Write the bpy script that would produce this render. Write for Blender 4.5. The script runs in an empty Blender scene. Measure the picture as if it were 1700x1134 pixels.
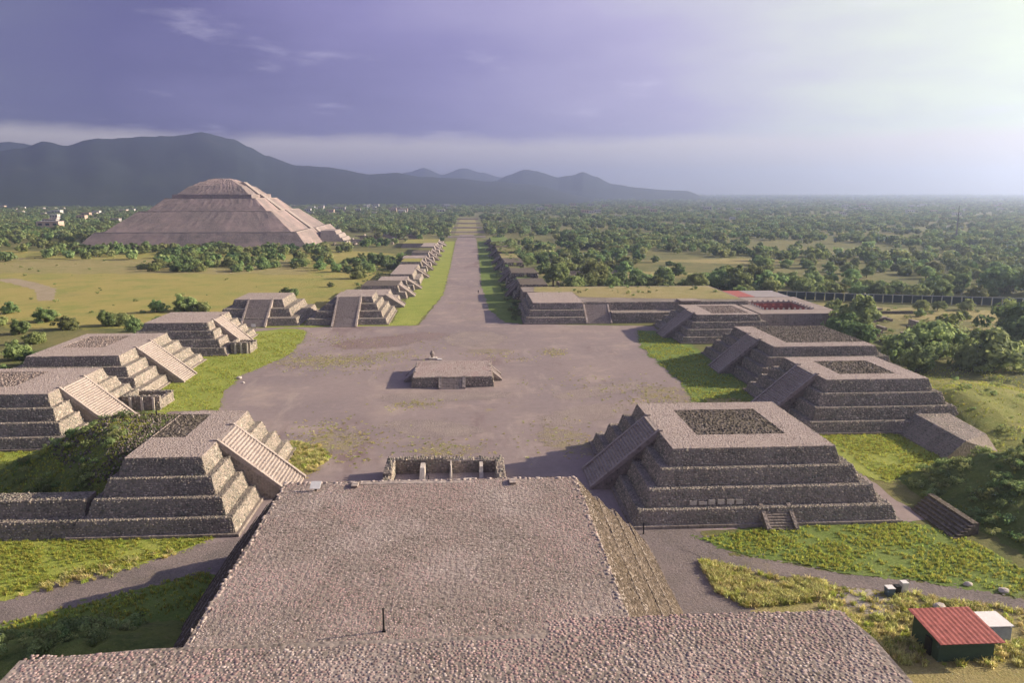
import bpy, bmesh, math, random
import numpy as np
from mathutils import Vector, Matrix

sc = bpy.context.scene
col = sc.collection
rd = random.Random(11)
rng = np.random.default_rng(11)

# ------------------------------------------------------------------ camera
cam_d = bpy.data.cameras.new('camera')
cam = bpy.data.objects.new('camera', cam_d)
col.objects.link(cam)
cam.location = (0, 0, 50)
cam.rotation_euler = (math.radians(79.0), 0, math.radians(-3.28))
cam_d.sensor_width = 36.0
cam_d.lens = 36.0 * 1280 / 1700
cam_d.clip_start = 0.5
cam_d.clip_end = 60000
sc.camera = cam

# ------------------------------------------------------------------ light
SUN_EL, SUN_AZ = math.radians(21), math.radians(80)      # azimuth clockwise from +Y
SUND = Vector((math.sin(SUN_AZ) * math.cos(SUN_EL), math.cos(SUN_AZ) * math.cos(SUN_EL), math.sin(SUN_EL)))
sun_d = bpy.data.lights.new('sun', 'SUN')
sun_d.energy = 5.0
sun_d.angle = math.radians(0.7)
sun_d.color = (1.0, 0.82, 0.61)
sun = bpy.data.objects.new('sun', sun_d)
col.objects.link(sun)
sun.rotation_euler = SUND.to_track_quat('Z', 'Y').to_euler()
sun.location = (200, 50, 300)

world = bpy.data.worlds.new('World')
sc.world = world
world.use_nodes = True
wt = world.node_tree
wn, wl = wt.nodes, wt.links
wn.clear()

def wmath(op, a, b=None, c=None, clamp=False):
    n = wn.new('ShaderNodeMath'); n.operation = op; n.use_clamp = clamp
    for i, v in enumerate((a, b, c)):
        if v is None: continue
        if isinstance(v, (int, float)): n.inputs[i].default_value = v
        else: wl.new(v, n.inputs[i])
    return n.outputs[0]

def wmix(fac, a, b):
    n = wn.new('ShaderNodeMix'); n.data_type = 'RGBA'
    for s, v in ((n.inputs[0], fac), (n.inputs[6], a), (n.inputs[7], b)):
        if isinstance(v, (int, float)): s.default_value = v
        elif isinstance(v, tuple): s.default_value = (*v, 1)
        else: wl.new(v, s)
    return n.outputs[2]

def wstep(x, lo, hi):
    n = wn.new('ShaderNodeMapRange'); n.interpolation_type = 'SMOOTHSTEP'
    wl.new(x, n.inputs[0]); n.inputs[1].default_value = lo; n.inputs[2].default_value = hi
    return n.outputs[0]

out = wn.new('ShaderNodeOutputWorld')
bg = wn.new('ShaderNodeBackground'); bg.inputs[1].default_value = 0.076
sky = wn.new('ShaderNodeTexSky'); sky.sky_type = 'NISHITA'; sky.sun_disc = False
sky.sun_elevation = SUN_EL; sky.sun_rotation = SUN_AZ
sky.air_density = 1.2; sky.dust_density = 2.0; sky.ozone_density = 2.0
tc = wn.new('ShaderNodeTexCoord')
dirv = tc.outputs['Generated']
sep = wn.new('ShaderNodeSeparateXYZ'); wl.new(dirv, sep.inputs[0])
dot = wn.new('ShaderNodeVectorMath'); dot.operation = 'DOT_PRODUCT'
wl.new(dirv, dot.inputs[0]); dot.inputs[1].default_value = SUND
# flattened cloud-deck coordinates: direction / (z + k)
den = wmath('ADD', wmath('ABSOLUTE', sep.outputs[2]), 0.10)
dv = wn.new('ShaderNodeVectorMath'); dv.operation = 'DIVIDE'
cmb = wn.new('ShaderNodeCombineXYZ')
for i in range(3): wl.new(den, cmb.inputs[i])
wl.new(dirv, dv.inputs[0]); wl.new(cmb.outputs[0], dv.inputs[1])
def wnoise(vec, scale, detail=5, rough=0.55):
    n = wn.new('ShaderNodeTexNoise'); n.inputs['Scale'].default_value = scale
    n.inputs['Detail'].default_value = detail; n.inputs['Roughness'].default_value = rough
    wl.new(vec, n.inputs['Vector']); return n.outputs[0]
nz1 = wnoise(dv.outputs[0], 0.55)
nz2 = wnoise(dv.outputs[0], 1.7, 6, 0.6)
mapn = wn.new('ShaderNodeMapping'); mapn.inputs['Scale'].default_value = (1, 1, 3.2)
wl.new(dirv, mapn.inputs['Vector'])
nz3 = wnoise(mapn.outputs[0], 5.0, 6, 0.62)
nz4 = wnoise(mapn.outputs[0], 2.2, 4, 0.55)
# cloud brightness by nearness to the sun, broken up by noise
cd = wmath('ADD', dot.outputs['Value'], wmath('MULTIPLY', wmath('SUBTRACT', nz1, 0.5), 0.42))
cd = wmath('ADD', cd, wmath('MULTIPLY', wmath('SUBTRACT', nz3, 0.5), 0.16))
cd = wmath('ADD', cd, wmath('MULTIPLY', wmath('SUBTRACT', nz4, 0.5), 0.22))
cd = wmath('SUBTRACT', cd, wmath('MULTIPLY', wstep(sep.outputs[2], 0.22, 0.85), 0.55))   # unseen overhead sky is darkened to lower the ambient light
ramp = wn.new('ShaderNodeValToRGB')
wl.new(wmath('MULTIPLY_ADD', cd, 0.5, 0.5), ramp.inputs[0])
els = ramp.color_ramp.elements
els[0].position = 0.0; els[0].color = (1.7, 1.8, 2.3, 1)  # unseen sky behind the camera, greyed for less violet ambient light
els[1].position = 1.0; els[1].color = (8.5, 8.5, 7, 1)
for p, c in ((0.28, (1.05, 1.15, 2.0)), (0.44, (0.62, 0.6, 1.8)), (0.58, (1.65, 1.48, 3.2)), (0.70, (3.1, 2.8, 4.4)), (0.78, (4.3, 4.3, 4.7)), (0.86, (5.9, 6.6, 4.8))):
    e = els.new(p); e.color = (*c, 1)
# a thin pale tint over the nishita sky for the gap under the cloud deck
gap = wmix(0.7, sky.outputs[0], (6.0, 5.2, 5.6))
elev = wmath('ADD', sep.outputs[2], wmath('MULTIPLY', wmath('SUBTRACT', nz3, 0.5), 0.035))
deck = wstep(elev, 0.056, 0.074)
thin = wstep(nz2, 0.58, 0.78)                      # wisps of lighter cloud
cloud = wmix(wmath('MULTIPLY', thin, 0.34), ramp.outputs[0], (6.0, 5.6, 7.0))
cover = wmath('MULTIPLY', deck, 0.93)
final = wmix(cover, gap, cloud)
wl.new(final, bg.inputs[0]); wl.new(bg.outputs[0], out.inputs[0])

vs = sc.view_settings
vs.view_transform = 'Standard'; vs.look = 'None'; vs.exposure = 1.08; vs.gamma = 1.0
vs.use_curve_mapping = False
cy = sc.cycles
cy.use_denoising = True
cy.max_bounces = 5; cy.diffuse_bounces = 2; cy.glossy_bounces = 1; cy.transmission_bounces = 2
cy.volume_bounces = 1; cy.transparent_max_bounces = 6
cy.sample_clamp_indirect = 6.0

# ------------------------------------------------------------------ helpers
OFF = {}

def tag(o, label=None, cat=None, group=None, kind=None):
    if label: o['label'] = label
    if cat: o['category'] = cat
    if group: o['group'] = group
    if kind: o['kind'] = kind
    return o

def thing(name, loc, label, cat, group=None):
    o = bpy.data.objects.new(name, None)
    o.empty_display_size = 0.5
    o.location = loc
    col.objects.link(o)
    OFF[o] = Vector(loc)
    return tag(o, label, cat, group)

def link(name, me, mat, parent=None):
    o = bpy.data.objects.new(name, me)
    if mat and not me.materials: me.materials.append(mat)
    col.objects.link(o)
    if parent is not None:
        o.parent = parent
        OFF[o] = OFF.get(parent, Vector((0, 0, 0)))
    return o

def np_mesh(name, V, F, tone=None, smooth=False):
    """V (n,3); F (m,4) or (m,3) index array; tone per face."""
    V = np.asarray(V, dtype=np.float32); F = np.asarray(F, dtype=np.int32)
    me = bpy.data.meshes.new(name)
    k = F.shape[1]
    me.vertices.add(len(V)); me.vertices.foreach_set('co', V.ravel())
    me.loops.add(F.size); me.loops.foreach_set('vertex_index', F.ravel())
    me.polygons.add(len(F))
    me.polygons.foreach_set('loop_start', np.arange(0, F.size, k, dtype=np.int32))
    me.polygons.foreach_set('loop_total', np.full(len(F), k, dtype=np.int32))
    if smooth: me.polygons.foreach_set('use_smooth', np.ones(len(F), dtype=bool))
    me.update(calc_edges=True)
    if tone is not None:
        a = me.attributes.new('tone', 'FLOAT', 'FACE')
        a.data.foreach_set('value', np.asarray(tone, dtype=np.float32))
    return me

def part(name, V, F, mat, parent=None, smooth=False):
    """a mesh from world-space vertices; child coordinates become relative to the thing's base"""
    off = OFF.get(parent, Vector((0, 0, 0))) if parent is not None else Vector((0, 0, 0))
    me = bpy.data.meshes.new(name)
    me.from_pydata([tuple(Vector(v) - off) for v in V], [], F)
    me.update()
    if smooth:
        for p in me.polygons: p.use_smooth = True
    return link(name, me, mat, parent)

def frustum(b, t, z0, z1):
    """bottom rect b=(x0,x1,y0,y1), top rect t"""
    V = [(b[0], b[2], z0), (b[1], b[2], z0), (b[1], b[3], z0), (b[0], b[3], z0),
         (t[0], t[2], z1), (t[1], t[2], z1), (t[1], t[3], z1), (t[0], t[3], z1)]
    F = [(3, 2, 1, 0), (4, 5, 6, 7), (0, 1, 5, 4), (1, 2, 6, 5), (2, 3, 7, 6), (3, 0, 4, 7)]
    return V, F

def boxes(lst):
    V, F = [], []
    for x0, x1, y0, y1, z0, z1 in lst:
        v, f = frustum((x0, x1, y0, y1), (x0, x1, y0, y1), z0, z1)
        n = len(V); V += v; F += [tuple(i + n for i in q) for q in f]
    return V, F

class Stones:
    """collects rough stones laid on quads; one joined mesh"""
    def __init__(s): s.V = []; s.F = []; s.T = []; s.n = 0
    def quad(s, a, b, c, d, size=0.5, prot=0.10, gap=0.10, jit=0.22, drop=0.09, aspect=1.25, tone=(0, 1)):
        a, b, c, d = [np.array(p, dtype=np.float64) for p in (a, b, c, d)]
        lu = (np.linalg.norm(b - a) + np.linalg.norm(c - d)) / 2
        lv = (np.linalg.norm(d - a) + np.linalg.norm(c - b)) / 2
        if lu < 0.05 or lv < 0.05: return
        nv = max(1, int(round(lv / size))); nu = max(1, int(round(lu / (size * aspect))))
        i, j = np.meshgrid(np.arange(nu), np.arange(nv)); i = i.ravel().astype(float); j = j.ravel().astype(float)
        m = rng.random(len(i)) > drop; i, j = i[m], j[m]; N = len(i)
        if N == 0: return
        off = np.where(j % 2 == 0, 0.0, 0.5) + rng.normal(0, 0.2, N) + .5 * np.sin(j * 1.7)
        def r(sig): return rng.normal(0, sig, N)
        u0 = (i + off + gap + np.abs(r(jit * .5))); u1 = (i + off + 1 - gap - np.abs(r(jit * .5)))
        wav = .28 * np.sin(i * .37 + rng.uniform(0, 6)) + .22 * np.sin(i * .11 + rng.uniform(0, 6)) + r(.13)
        v0 = j + wav + gap + np.abs(r(jit * .4)); v1 = j + wav + 1 - gap - np.abs(r(jit * .4))
        big = rng.random(N) < .12; u1 = np.where(big, u1 + .5, u1); v1 = np.where(big, v1 + .35, v1)
        u1 = np.maximum(u1, u0 + .25); v1 = np.maximum(v1, v0 + .25)
        nrm = np.cross(b - a, d - a); nrm /= np.linalg.norm(nrm) + 1e-9
        def P(u, v, h):
            u = np.clip(u / nu, -0.002, 1.002)[:, None]; v = np.clip(v / nv, -0.002, 1.002)[:, None]
            p = (a * (1 - u) + b * u) * (1 - v) + (d * (1 - u) + c * u) * v
            return p + nrm * h[:, None]
        lo = np.full(N, -0.06)
        hs = prot * (0.35 + 1.0 * rng.random(N))
        du, dvv = (u1 - u0) * .16, (v1 - v0) * .16
        sk = lambda: rng.normal(0, 0.07, N)
        q = [P(u0, v0, lo), P(u1, v0, lo), P(u1, v1, lo), P(u0, v1, lo),
             P(u0 + du + sk(), v0 + dvv + sk(), hs * rng.uniform(.7, 1.2, N)), P(u1 - du + sk(), v0 + dvv + sk(), hs * rng.uniform(.7, 1.2, N)),
             P(u1 - du + sk(), v1 - dvv + sk(), hs * rng.uniform(.7, 1.2, N)), P(u0 + du + sk(), v1 - dvv + sk(), hs * rng.uniform(.7, 1.2, N))]
        V = np.stack(q, 1).reshape(-1, 3)
        base = np.array([(4, 5, 6, 7), (0, 1, 5, 4), (1, 2, 6, 5), (2, 3, 7, 6), (3, 0, 4, 7)])
        F = (base[None] + (np.arange(N) * 8)[:, None, None]).reshape(-1, 4) + s.n
        t = np.repeat(tone[0] + (tone[1] - tone[0]) * rng.random(N), 5)
        s.V.append(V); s.F.append(F); s.T.append(t); s.n += len(V)
    def wall(s, b, t, z0, z1, sides='NESW', **k):
        bl = [(b[0], b[2], z0), (b[1], b[2], z0), (b[1], b[3], z0), (b[0], b[3], z0)]
        tl = [(t[0], t[2], z1), (t[1], t[2], z1), (t[1], t[3], z1), (t[0], t[3], z1)]
        for q, name in enumerate('NESW'):          # N faces the camera (-y)
            if name in sides:
                p = (q + 1) % 4
                s.quad(bl[q], bl[p], tl[p], tl[q], **k)
    def flat(s, r, z, **k):
        s.quad((r[0], r[2], z), (r[1], r[2], z), (r[1], r[3], z), (r[0], r[3], z), **k)
    def build(s, name, mat, parent):
        if not s.V: return None
        off = np.array(OFF.get(parent, Vector((0, 0, 0))))
        me = np_mesh(name, np.concatenate(s.V) - off, np.concatenate(s.F), np.concatenate(s.T))
        o = link(name, me, mat, parent)
        o['kind'] = 'stuff'
        return o

# ------------------------------------------------------------------ materials
def newmat(name, rough=0.95):
    m = bpy.data.materials.new(name); m.use_nodes = True
    b = m.node_tree.nodes['Principled BSDF']
    b.inputs['Roughness'].default_value = rough
    b.inputs['Specular IOR Level'].default_value = 0.15
    return m, m.node_tree.nodes, m.node_tree.links, b

def N(nodes, links, typ, **kw):
    n = nodes.new(typ)
    for k, v in kw.items():
        if k.startswith('_'): setattr(n, k[1:], v); continue
        key = k.replace('_', ' ')
        s = n.inputs[int(k[1:])] if k[0] == 'i' and k[1:].isdigit() else n.inputs[key]
        if hasattr(v, 'is_linked') or hasattr(v, 'links'): links.new(v, s)
        else: s.default_value = v
    return n

def ramp_node(nodes, links, fac, stops):
    r = nodes.new('ShaderNodeValToRGB'); e = r.color_ramp.elements
    e[0].position, e[0].color = stops[0][0], (*stops[0][1], 1)
    e[1].position, e[1].color = stops[-1][0], (*stops[-1][1], 1)
    for p, c in stops[1:-1]:
        x = e.new(p); x.color = (*c, 1)
    links.new(fac, r.inputs[0]); return r.outputs[0]

def mixc(nodes, links, fac, a, b, mode='MIX'):
    n = nodes.new('ShaderNodeMix'); n.data_type = 'RGBA'; n.blend_type = mode
    for s, v in ((n.inputs[0], fac), (n.inputs[6], a), (n.inputs[7], b)):
        if isinstance(v, (int, float)): s.default_value = v
        elif isinstance(v, tuple): s.default_value = (*v, 1)
        else: links.new(v, s)
    return n.outputs[2]

def noise(nodes, links, scale, detail=4, rough=.6, vec=None):
    n = nodes.new('ShaderNodeTexNoise')
    n.inputs['Scale'].default_value = scale; n.inputs['Detail'].default_value = detail; n.inputs['Roughness'].default_value = rough
    if vec is None:
        g = nodes.new('ShaderNodeNewGeometry'); vec = g.outputs['Position']
    links.new(vec, n.inputs['Vector']); return n.outputs[0]

def step(nodes, links, x, lo, hi):
    n = nodes.new('ShaderNodeMapRange'); n.interpolation_type = 'SMOOTHSTEP'
    links.new(x, n.inputs[0]); n.inputs[1].default_value = lo; n.inputs[2].default_value = hi
    return n.outputs[0]

def bump(nodes, links, b, h, strength=.5, dist=.1):
    n = nodes.new('ShaderNodeBump'); n.inputs['Strength'].default_value = strength; n.inputs['Distance'].default_value = dist
    links.new(h, n.inputs['Height']); links.new(n.outputs[0], b.inputs['Normal'])

def stone_mat(name, stops, wear=(.50, .44, .40), wearf=.35, moss=0.0, big=False):
    m, nd, lk, b = newmat(name)
    a = N(nd, lk, 'ShaderNodeAttribute', _attribute_name='tone')
    c = ramp_node(nd, lk, a.outputs['Fac'], stops)
    n1 = noise(nd, lk, .22, 5, .65); n2 = noise(nd, lk, 5.0, 4, .7)
    f = N(nd, lk, 'ShaderNodeMath', _operation='MULTIPLY', i0=step(nd, lk, n1, .42, .72), i1=wearf)
    c = mixc(nd, lk, f.outputs[0], c, wear)
    st2 = N(nd, lk, 'ShaderNodeMath', _operation='MULTIPLY', i0=step(nd, lk, noise(nd, lk, .55, 6, .75), .50, .68), i1=.5)
    c = mixc(nd, lk, st2.outputs[0], c, (.10, .088, .075))
    if big:
        w1 = N(nd, lk, 'ShaderNodeMath', _operation='MULTIPLY', i0=step(nd, lk, noise(nd, lk, .09, 6, .7), .40, .58), i1=.68)
        c = mixc(nd, lk, w1.outputs[0], c, (.48, .31, .295))
        w2 = N(nd, lk, 'ShaderNodeMath', _operation='MULTIPLY', i0=step(nd, lk, noise(nd, lk, .13, 6, .65), .52, .66), i1=.55)
        c = mixc(nd, lk, w2.outputs[0], c, (.22, .19, .18))
        w3 = N(nd, lk, 'ShaderNodeMath', _operation='MULTIPLY', i0=step(nd, lk, noise(nd, lk, .3, 6, .75), .58, .70), i1=.6)
        c = mixc(nd, lk, w3.outputs[0], c, (.62, .56, .50))
    if moss:
        f2 = N(nd, lk, 'ShaderNodeMath', _operation='MULTIPLY', i0=step(nd, lk, noise(nd, lk, .35, 5, .7), .5, .66), i1=moss)
        c = mixc(nd, lk, f2.outputs[0], c, (.075, .09, .045))
    c = mixc(nd, lk, .55, c, ramp_node(nd, lk, n2, [(.25, (.35, .35, .35)), (.75, (1, 1, 1))]), 'MULTIPLY')
    oi = nd.new('ShaderNodeObjectInfo'); hv = nd.new('ShaderNodeHueSaturation')
    mr = N(nd, lk, 'ShaderNodeMapRange', i0=oi.outputs['Random'], i3=.86, i4=1.14); lk.new(mr.outputs[0], hv.inputs['Value']); lk.new(c, hv.inputs['Color'])
    lk.new(hv.outputs[0], b.inputs['Base Color'])
    bump(nd, lk, b, n2, .5, .05)
    return m

def mason_mat(name, mortar, s1, s2, scale=2.2, patch=(.5, .43, .40)):
    """bedding mortar with small stones for cores and for walls too far away to pick stones apart"""
    m, nd, lk, b = newmat(name)
    g = nd.new('ShaderNodeNewGeometry')
    v = nd.new('ShaderNodeTexVoronoi'); v.inputs['Scale'].default_value = scale; v.inputs['Randomness'].default_value = .9
    lk.new(g.outputs['Position'], v.inputs['Vector'])
    sp = nd.new('ShaderNodeSeparateColor'); lk.new(v.outputs['Color'], sp.inputs[0])
    cs = mixc(nd, lk, sp.outputs[0], s1, s2)
    c = mixc(nd, lk, step(nd, lk, v.outputs['Distance'], .38, .55), cs, mortar)
    n1 = noise(nd, lk, .12, 6, .65)
    f = N(nd, lk, 'ShaderNodeMath', _operation='MULTIPLY', i0=step(nd, lk, n1, .4, .7), i1=.4)
    c = mixc(nd, lk, f.outputs[0], c, patch)
    c = mixc(nd, lk, .5, c, ramp_node(nd, lk, noise(nd, lk, 1.6, 5, .75), [(.3, (.4, .4, .4)), (.7, (1, 1, 1))]), 'MULTIPLY')
    lk.new(c, b.inputs['Base Color'])
    n = nd.new('ShaderNodeBump'); n.inputs['Strength'].default_value = .8; n.inputs['Distance'].default_value = .12; n.invert = True
    lk.new(v.outputs['Distance'], n.inputs['Height']); lk.new(n.outputs[0], b.inputs['Normal'])
    return m

BROWN = stone_mat('brown_stone', [(0, (.085, .07, .055)), (.5, (.15, .12, .095)), (.85, (.22, .175, .14)), (1, (.30, .25, .20))], wear=(.19, .15, .10), wearf=.5)
RUBL = stone_mat('pink_rubble_stone', [(0, (.16, .13, .115)), (.5, (.28, .225, .20)), (.85, (.38, .31, .275)), (1, (.48, .41, .36))], wear=(.34, .26, .22), wearf=.5)
WALL = stone_mat('wall_stone', [(0, (.17, .168, .142)), (.35, (.295, .282, .238)), (.7, (.415, .37, .305)), (.92, (.53, .45, .375)), (1, (.64, .56, .47))], wear=(.52, .415, .35), moss=.22)
PAVE = stone_mat('paving_stone', [(0, (.31, .255, .225)), (.4, (.40, .33, .295)), (.8, (.47, .395, .35)), (1, (.55, .48, .43))], wear=(.50, .40, .35), wearf=.35)
PAVER = stone_mat('paving_stone_red', big=True, stops= [(0, (.15, .12, .105)), (.25, (.32, .245, .225)), (.6, (.44, .355, .32)), (.85, (.53, .45, .41)), (1, (.66, .59, .53))], wear=(.43, .285, .26), wearf=.55)
RUBB = stone_mat('rubble_stone', [(0, (.06, .055, .05)), (.5, (.15, .13, .11)), (.85, (.27, .23, .20)), (1, (.42, .38, .33))], wear=(.16, .14, .08), wearf=.5)
CORE = mason_mat('bedding_mortar', (.25, .215, .185), (.12, .108, .09), (.32, .27, .235), 2.2)
CORET = mason_mat('bedding_mortar_pale', (.42, .35, .31), (.29, .24, .215), (.49, .42, .375), 3.0)
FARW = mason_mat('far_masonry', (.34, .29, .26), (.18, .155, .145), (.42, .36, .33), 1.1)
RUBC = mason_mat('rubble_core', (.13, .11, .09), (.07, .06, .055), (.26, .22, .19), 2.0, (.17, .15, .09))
STEPM = mason_mat('step_stone', (.38, .325, .29), (.24, .205, .19), (.46, .40, .36), 1.5)

def pyramid_mat():
    m, nd, lk, b = newmat('sun_pyramid_stone')
    g = nd.new('ShaderNodeNewGeometry')
    n1 = noise(nd, lk, .035, 6, .7); n2 = noise(nd, lk, .9, 5, .75)
    mp = nd.new('ShaderNodeMapping'); mp.inputs['Scale'].default_value = (.02, .02, .45); lk.new(g.outputs['Position'], mp.inputs['Vector'])
    n3 = noise(nd, lk, 1.0, 5, .7, mp.outputs[0])
    c = ramp_node(nd, lk, n2, [(.3, (.13, .11, .105)), (.55, (.27, .225, .21)), (.75, (.44, .375, .34))])
    c = mixc(nd, lk, step(nd, lk, n1, .42, .66), c, (.37, .285, .265))
    c = mixc(nd, lk, .5, c, ramp_node(nd, lk, n3, [(.3, (.6, .6, .6)), (.7, (1, 1, 1))]), 'MULTIPLY')
    lk.new(c, b.inputs['Base Color']); bump(nd, lk, b, n2, .5, .35)
    return m
SUNP = pyramid_mat()

def ground_mat(name, a, b_, c_, d_, s=1.0, soil=(.26, .21, .15), soilf=.5, fine=2.5):
    m, nd, lk, b = newmat(name)
    n1 = noise(nd, lk, .008 * s, 6, .6); n2 = noise(nd, lk, .05 * s, 6, .7); n3 = noise(nd, lk, .5 * s, 5, .75); n4 = noise(nd, lk, fine, 4, .8)
    c = mixc(nd, lk, step(nd, lk, n1, .38, .62), a, b_)
    c = mixc(nd, lk, step(nd, lk, n2, .42, .66), c, c_)
    f = N(nd, lk, 'ShaderNodeMath', _operation='MULTIPLY', i0=step(nd, lk, n3, .5, .68), i1=.6)
    c = mixc(nd, lk, f.outputs[0], c, d_)
    n5 = noise(nd, lk, .022 * s, 6, .7)
    f = N(nd, lk, 'ShaderNodeMath', _operation='MULTIPLY', i0=step(nd, lk, n5, .58, .70), i1=soilf)
    c = mixc(nd, lk, f.outputs[0], c, soil)
    c = mixc(nd, lk, .6, c, ramp_node(nd, lk, n4, [(.28, (.35, .35, .35)), (.72, (1, 1, 1))]), 'MULTIPLY')
    lk.new(c, b.inputs['Base Color']); bump(nd, lk, b, n4, .8, .25)
    return m

GROUND = ground_mat('wild_ground', (.17, .18, .065), (.25, .23, .09), (.13, .155, .055), (.30, .26, .12), 1.0)
MEADOW = ground_mat('dry_meadow', (.36, .335, .095), (.42, .355, .115), (.29, .31, .08), (.45, .385, .15), 1.0, soilf=.15)
LAWN = ground_mat('lawn_grass', (.315, .365, .07), (.355, .395, .085), (.255, .33, .055), (.41, .42, .125), 3.0, soilf=.25)
LAWND = ground_mat('deep_green_grass', (.17, .25, .055), (.20, .27, .065), (.13, .21, .045), (.28, .30, .10), 3.0, soilf=.3)
STRAW = ground_mat('straw_grass', (.37, .315, .13), (.30, .285, .10), (.41, .35, .17), (.22, .24, .075), 3.0, soilf=.3)
BANK = ground_mat('bank_grass', (.15, .20, .05), (.19, .23, .06), (.10, .15, .04), (.30, .29, .11), 4.0, soil=(.10, .085, .06), soilf=.6)

def plaza_mat():
    m, nd, lk, b = newmat('plaza_gravel')
    n1 = noise(nd, lk, .02, 5, .6); n2 = noise(nd, lk, .07, 6, .65); n3 = noise(nd, lk, .6, 6, .75); n4 = noise(nd, lk, 6, 3, .8)
    c = mixc(nd, lk, step(nd, lk, n1, .35, .65), (.27, .225, .225), (.32, .262, .25))
    c = mixc(nd, lk, step(nd, lk, n2, .48, .70), c, (.39, .32, .285))
    g = nd.new('ShaderNodeNewGeometry')
    mp = nd.new('ShaderNodeMapping'); mp.inputs['Scale'].default_value = (1, .35, 1); mp.inputs['Rotation'].default_value = (0, 0, .5)
    lk.new(g.outputs['Position'], mp.inputs['Vector'])
    n6 = noise(nd, lk, .05, 6, .7, mp.outputs[0])
    c = mixc(nd, lk, step(nd, lk, n6, .54, .72), c, (.215, .155, .155))
    mp2 = nd.new('ShaderNodeMapping'); mp2.inputs['Scale'].default_value = (1, .22, 1); mp2.inputs['Rotation'].default_value = (0, 0, -.35); lk.new(g.outputs['Position'], mp2.inputs['Vector'])
    n7 = noise(nd, lk, .16, 6, .7, mp2.outputs[0])
    f7 = N(nd, lk, 'ShaderNodeMath', _operation='MULTIPLY', i0=step(nd, lk, n7, .54, .70), i1=.55)
    c = mixc(nd, lk, f7.outputs[0], c, (.43, .365, .32))
    # sparse yellowed weeds
    n5 = noise(nd, lk, .045, 6, .7)
    f = N(nd, lk, 'ShaderNodeMath', _operation='MULTIPLY', i0=step(nd, lk, n5, .63, .70), i1=step(nd, lk, n3, .42, .58))
    f = N(nd, lk, 'ShaderNodeMath', _operation='MULTIPLY', i0=f.outputs[0], i1=.75)
    c = mixc(nd, lk, f.outputs[0], c, (.34, .30, .10))
    c = mixc(nd, lk, .45, c, ramp_node(nd, lk, n3, [(.3, (.6, .58, .56)), (.7, (1, 1, 1))]), 'MULTIPLY')
    c = mixc(nd, lk, .35, c, ramp_node(nd, lk, n4, [(.3, (.5, .5, .5)), (.7, (1, 1, 1))]), 'MULTIPLY')
    lk.new(c, b.inputs['Base Color']); bump(nd, lk, b, n4, .3, .04)
    return m
PLAZA = plaza_mat()
DIRT = ground_mat('dirt_track', (.24, .205, .20), (.28, .235, .22), (.20, .175, .165), (.31, .26, .23), 3.0, soil=(.27, .24, .11), soilf=.4)
TRACK = ground_mat('dry_track', (.40, .33, .23), (.44, .36, .25), (.35, .30, .18), (.46, .39, .28), 3.0)
SANDM = ground_mat('pale_sand', (.46, .41, .36), (.50, .45, .40), (.42, .37, .31), (.38, .34, .27), 4.0)
HILL = ground_mat('shaded_hill_scrub', (.018, .032, .03), (.028, .042, .034), (.012, .024, .024), (.045, .052, .04), .12, soil=(.06, .06, .045), soilf=.5, fine=.035)  # cloud shadow over the hills is put into this darkened scrub colour

def leaf_mat(name, dark, light):
    m, nd, lk, b = newmat(name, .8)
    a = N(nd, lk, 'ShaderNodeAttribute', _attribute_name='tone')
    oi = nd.new('ShaderNodeObjectInfo')
    c = mixc(nd, lk, a.outputs['Fac'], dark, light)
    hv = nd.new('ShaderNodeHueSaturation')
    mr = N(nd, lk, 'ShaderNodeMapRange', i0=oi.outputs['Random'], i3=.455, i4=.525); lk.new(mr.outputs[0], hv.inputs['Hue'])
    rr = N(nd, lk, 'ShaderNodeMath', _operation='FRACT', i0=N(nd, lk, 'ShaderNodeMath', _operation='MULTIPLY', i0=oi.outputs['Random'], i1=7.31).outputs[0])
    mv = N(nd, lk, 'ShaderNodeMapRange', i0=rr.outputs[0], i3=.65, i4=1.4); lk.new(mv.outputs[0], hv.inputs['Value'])
    lk.new(c, hv.inputs['Color'])
    lk.new(hv.outputs[0], b.inputs['Base Color'])
    tr = nd.new('ShaderNodeBsdfTranslucent'); lk.new(hv.outputs[0], tr.inputs['Color'])
    ms = nd.new('ShaderNodeMixShader'); ms.inputs[0].default_value = .5
    lk.new(b.outputs[0], ms.inputs[1]); lk.new(tr.outputs[0], ms.inputs[2])
    lk.new(ms.outputs[0], nd['Material Output'].inputs['Surface'])
    return m
LEAF = leaf_mat('tree_leaves', (.13, .20, .075), (.33, .42, .17))
LEAFD = leaf_mat('dark_tree_leaves', (.085, .15, .06), (.24, .33, .135))
LEAFY = leaf_mat('pale_tree_leaves', (.16, .23, .085), (.37, .44, .20))
BLADE = leaf_mat('grass_blades', (.31, .37, .06), (.48, .52, .14))
BLADEY = leaf_mat('straw_blades', (.46, .46, .15), (.74, .72, .33))

def plain(name, c, rough=.8, var=.25, scale=3):
    m, nd, lk, b = newmat(name, rough)
    n = noise(nd, lk, scale, 4, .7)
    k = mixc(nd, lk, 1.0, c, ramp_node(nd, lk, n, [(.3, (1 - var,) * 3), (.7, (1, 1, 1))]), 'MULTIPLY')
    lk.new(k, b.inputs['Base Color']); return m
BARK = plain('bark', (.11, .085, .065))
WHITE = plain('white_paint', (.78, .77, .74), .6, .12)
BLACK = plain('black_iron', (.02, .02, .022), .5)
REDROOF = plain('red_sheet_roof', (.42, .13, .11), .6, .5, 1.6)
GREENW = plain('green_hut_wall', (.05, .09, .06), .7)
REDWALL = plain('red_plaster', (.44, .14, .12), .8, .4, .8)
PALEROOF = plain('pale_flat_roof', (.34, .285, .255), .9, .3, .5)
BLUEBIN = plain('blue_grey_plastic', (.10, .15, .21), .5)
TEAL = plain('dark_teal_panel', (.035, .055, .065), .6, .35, .6)
POSTM = plain('pale_concrete', (.40, .42, .43), .8)
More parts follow.
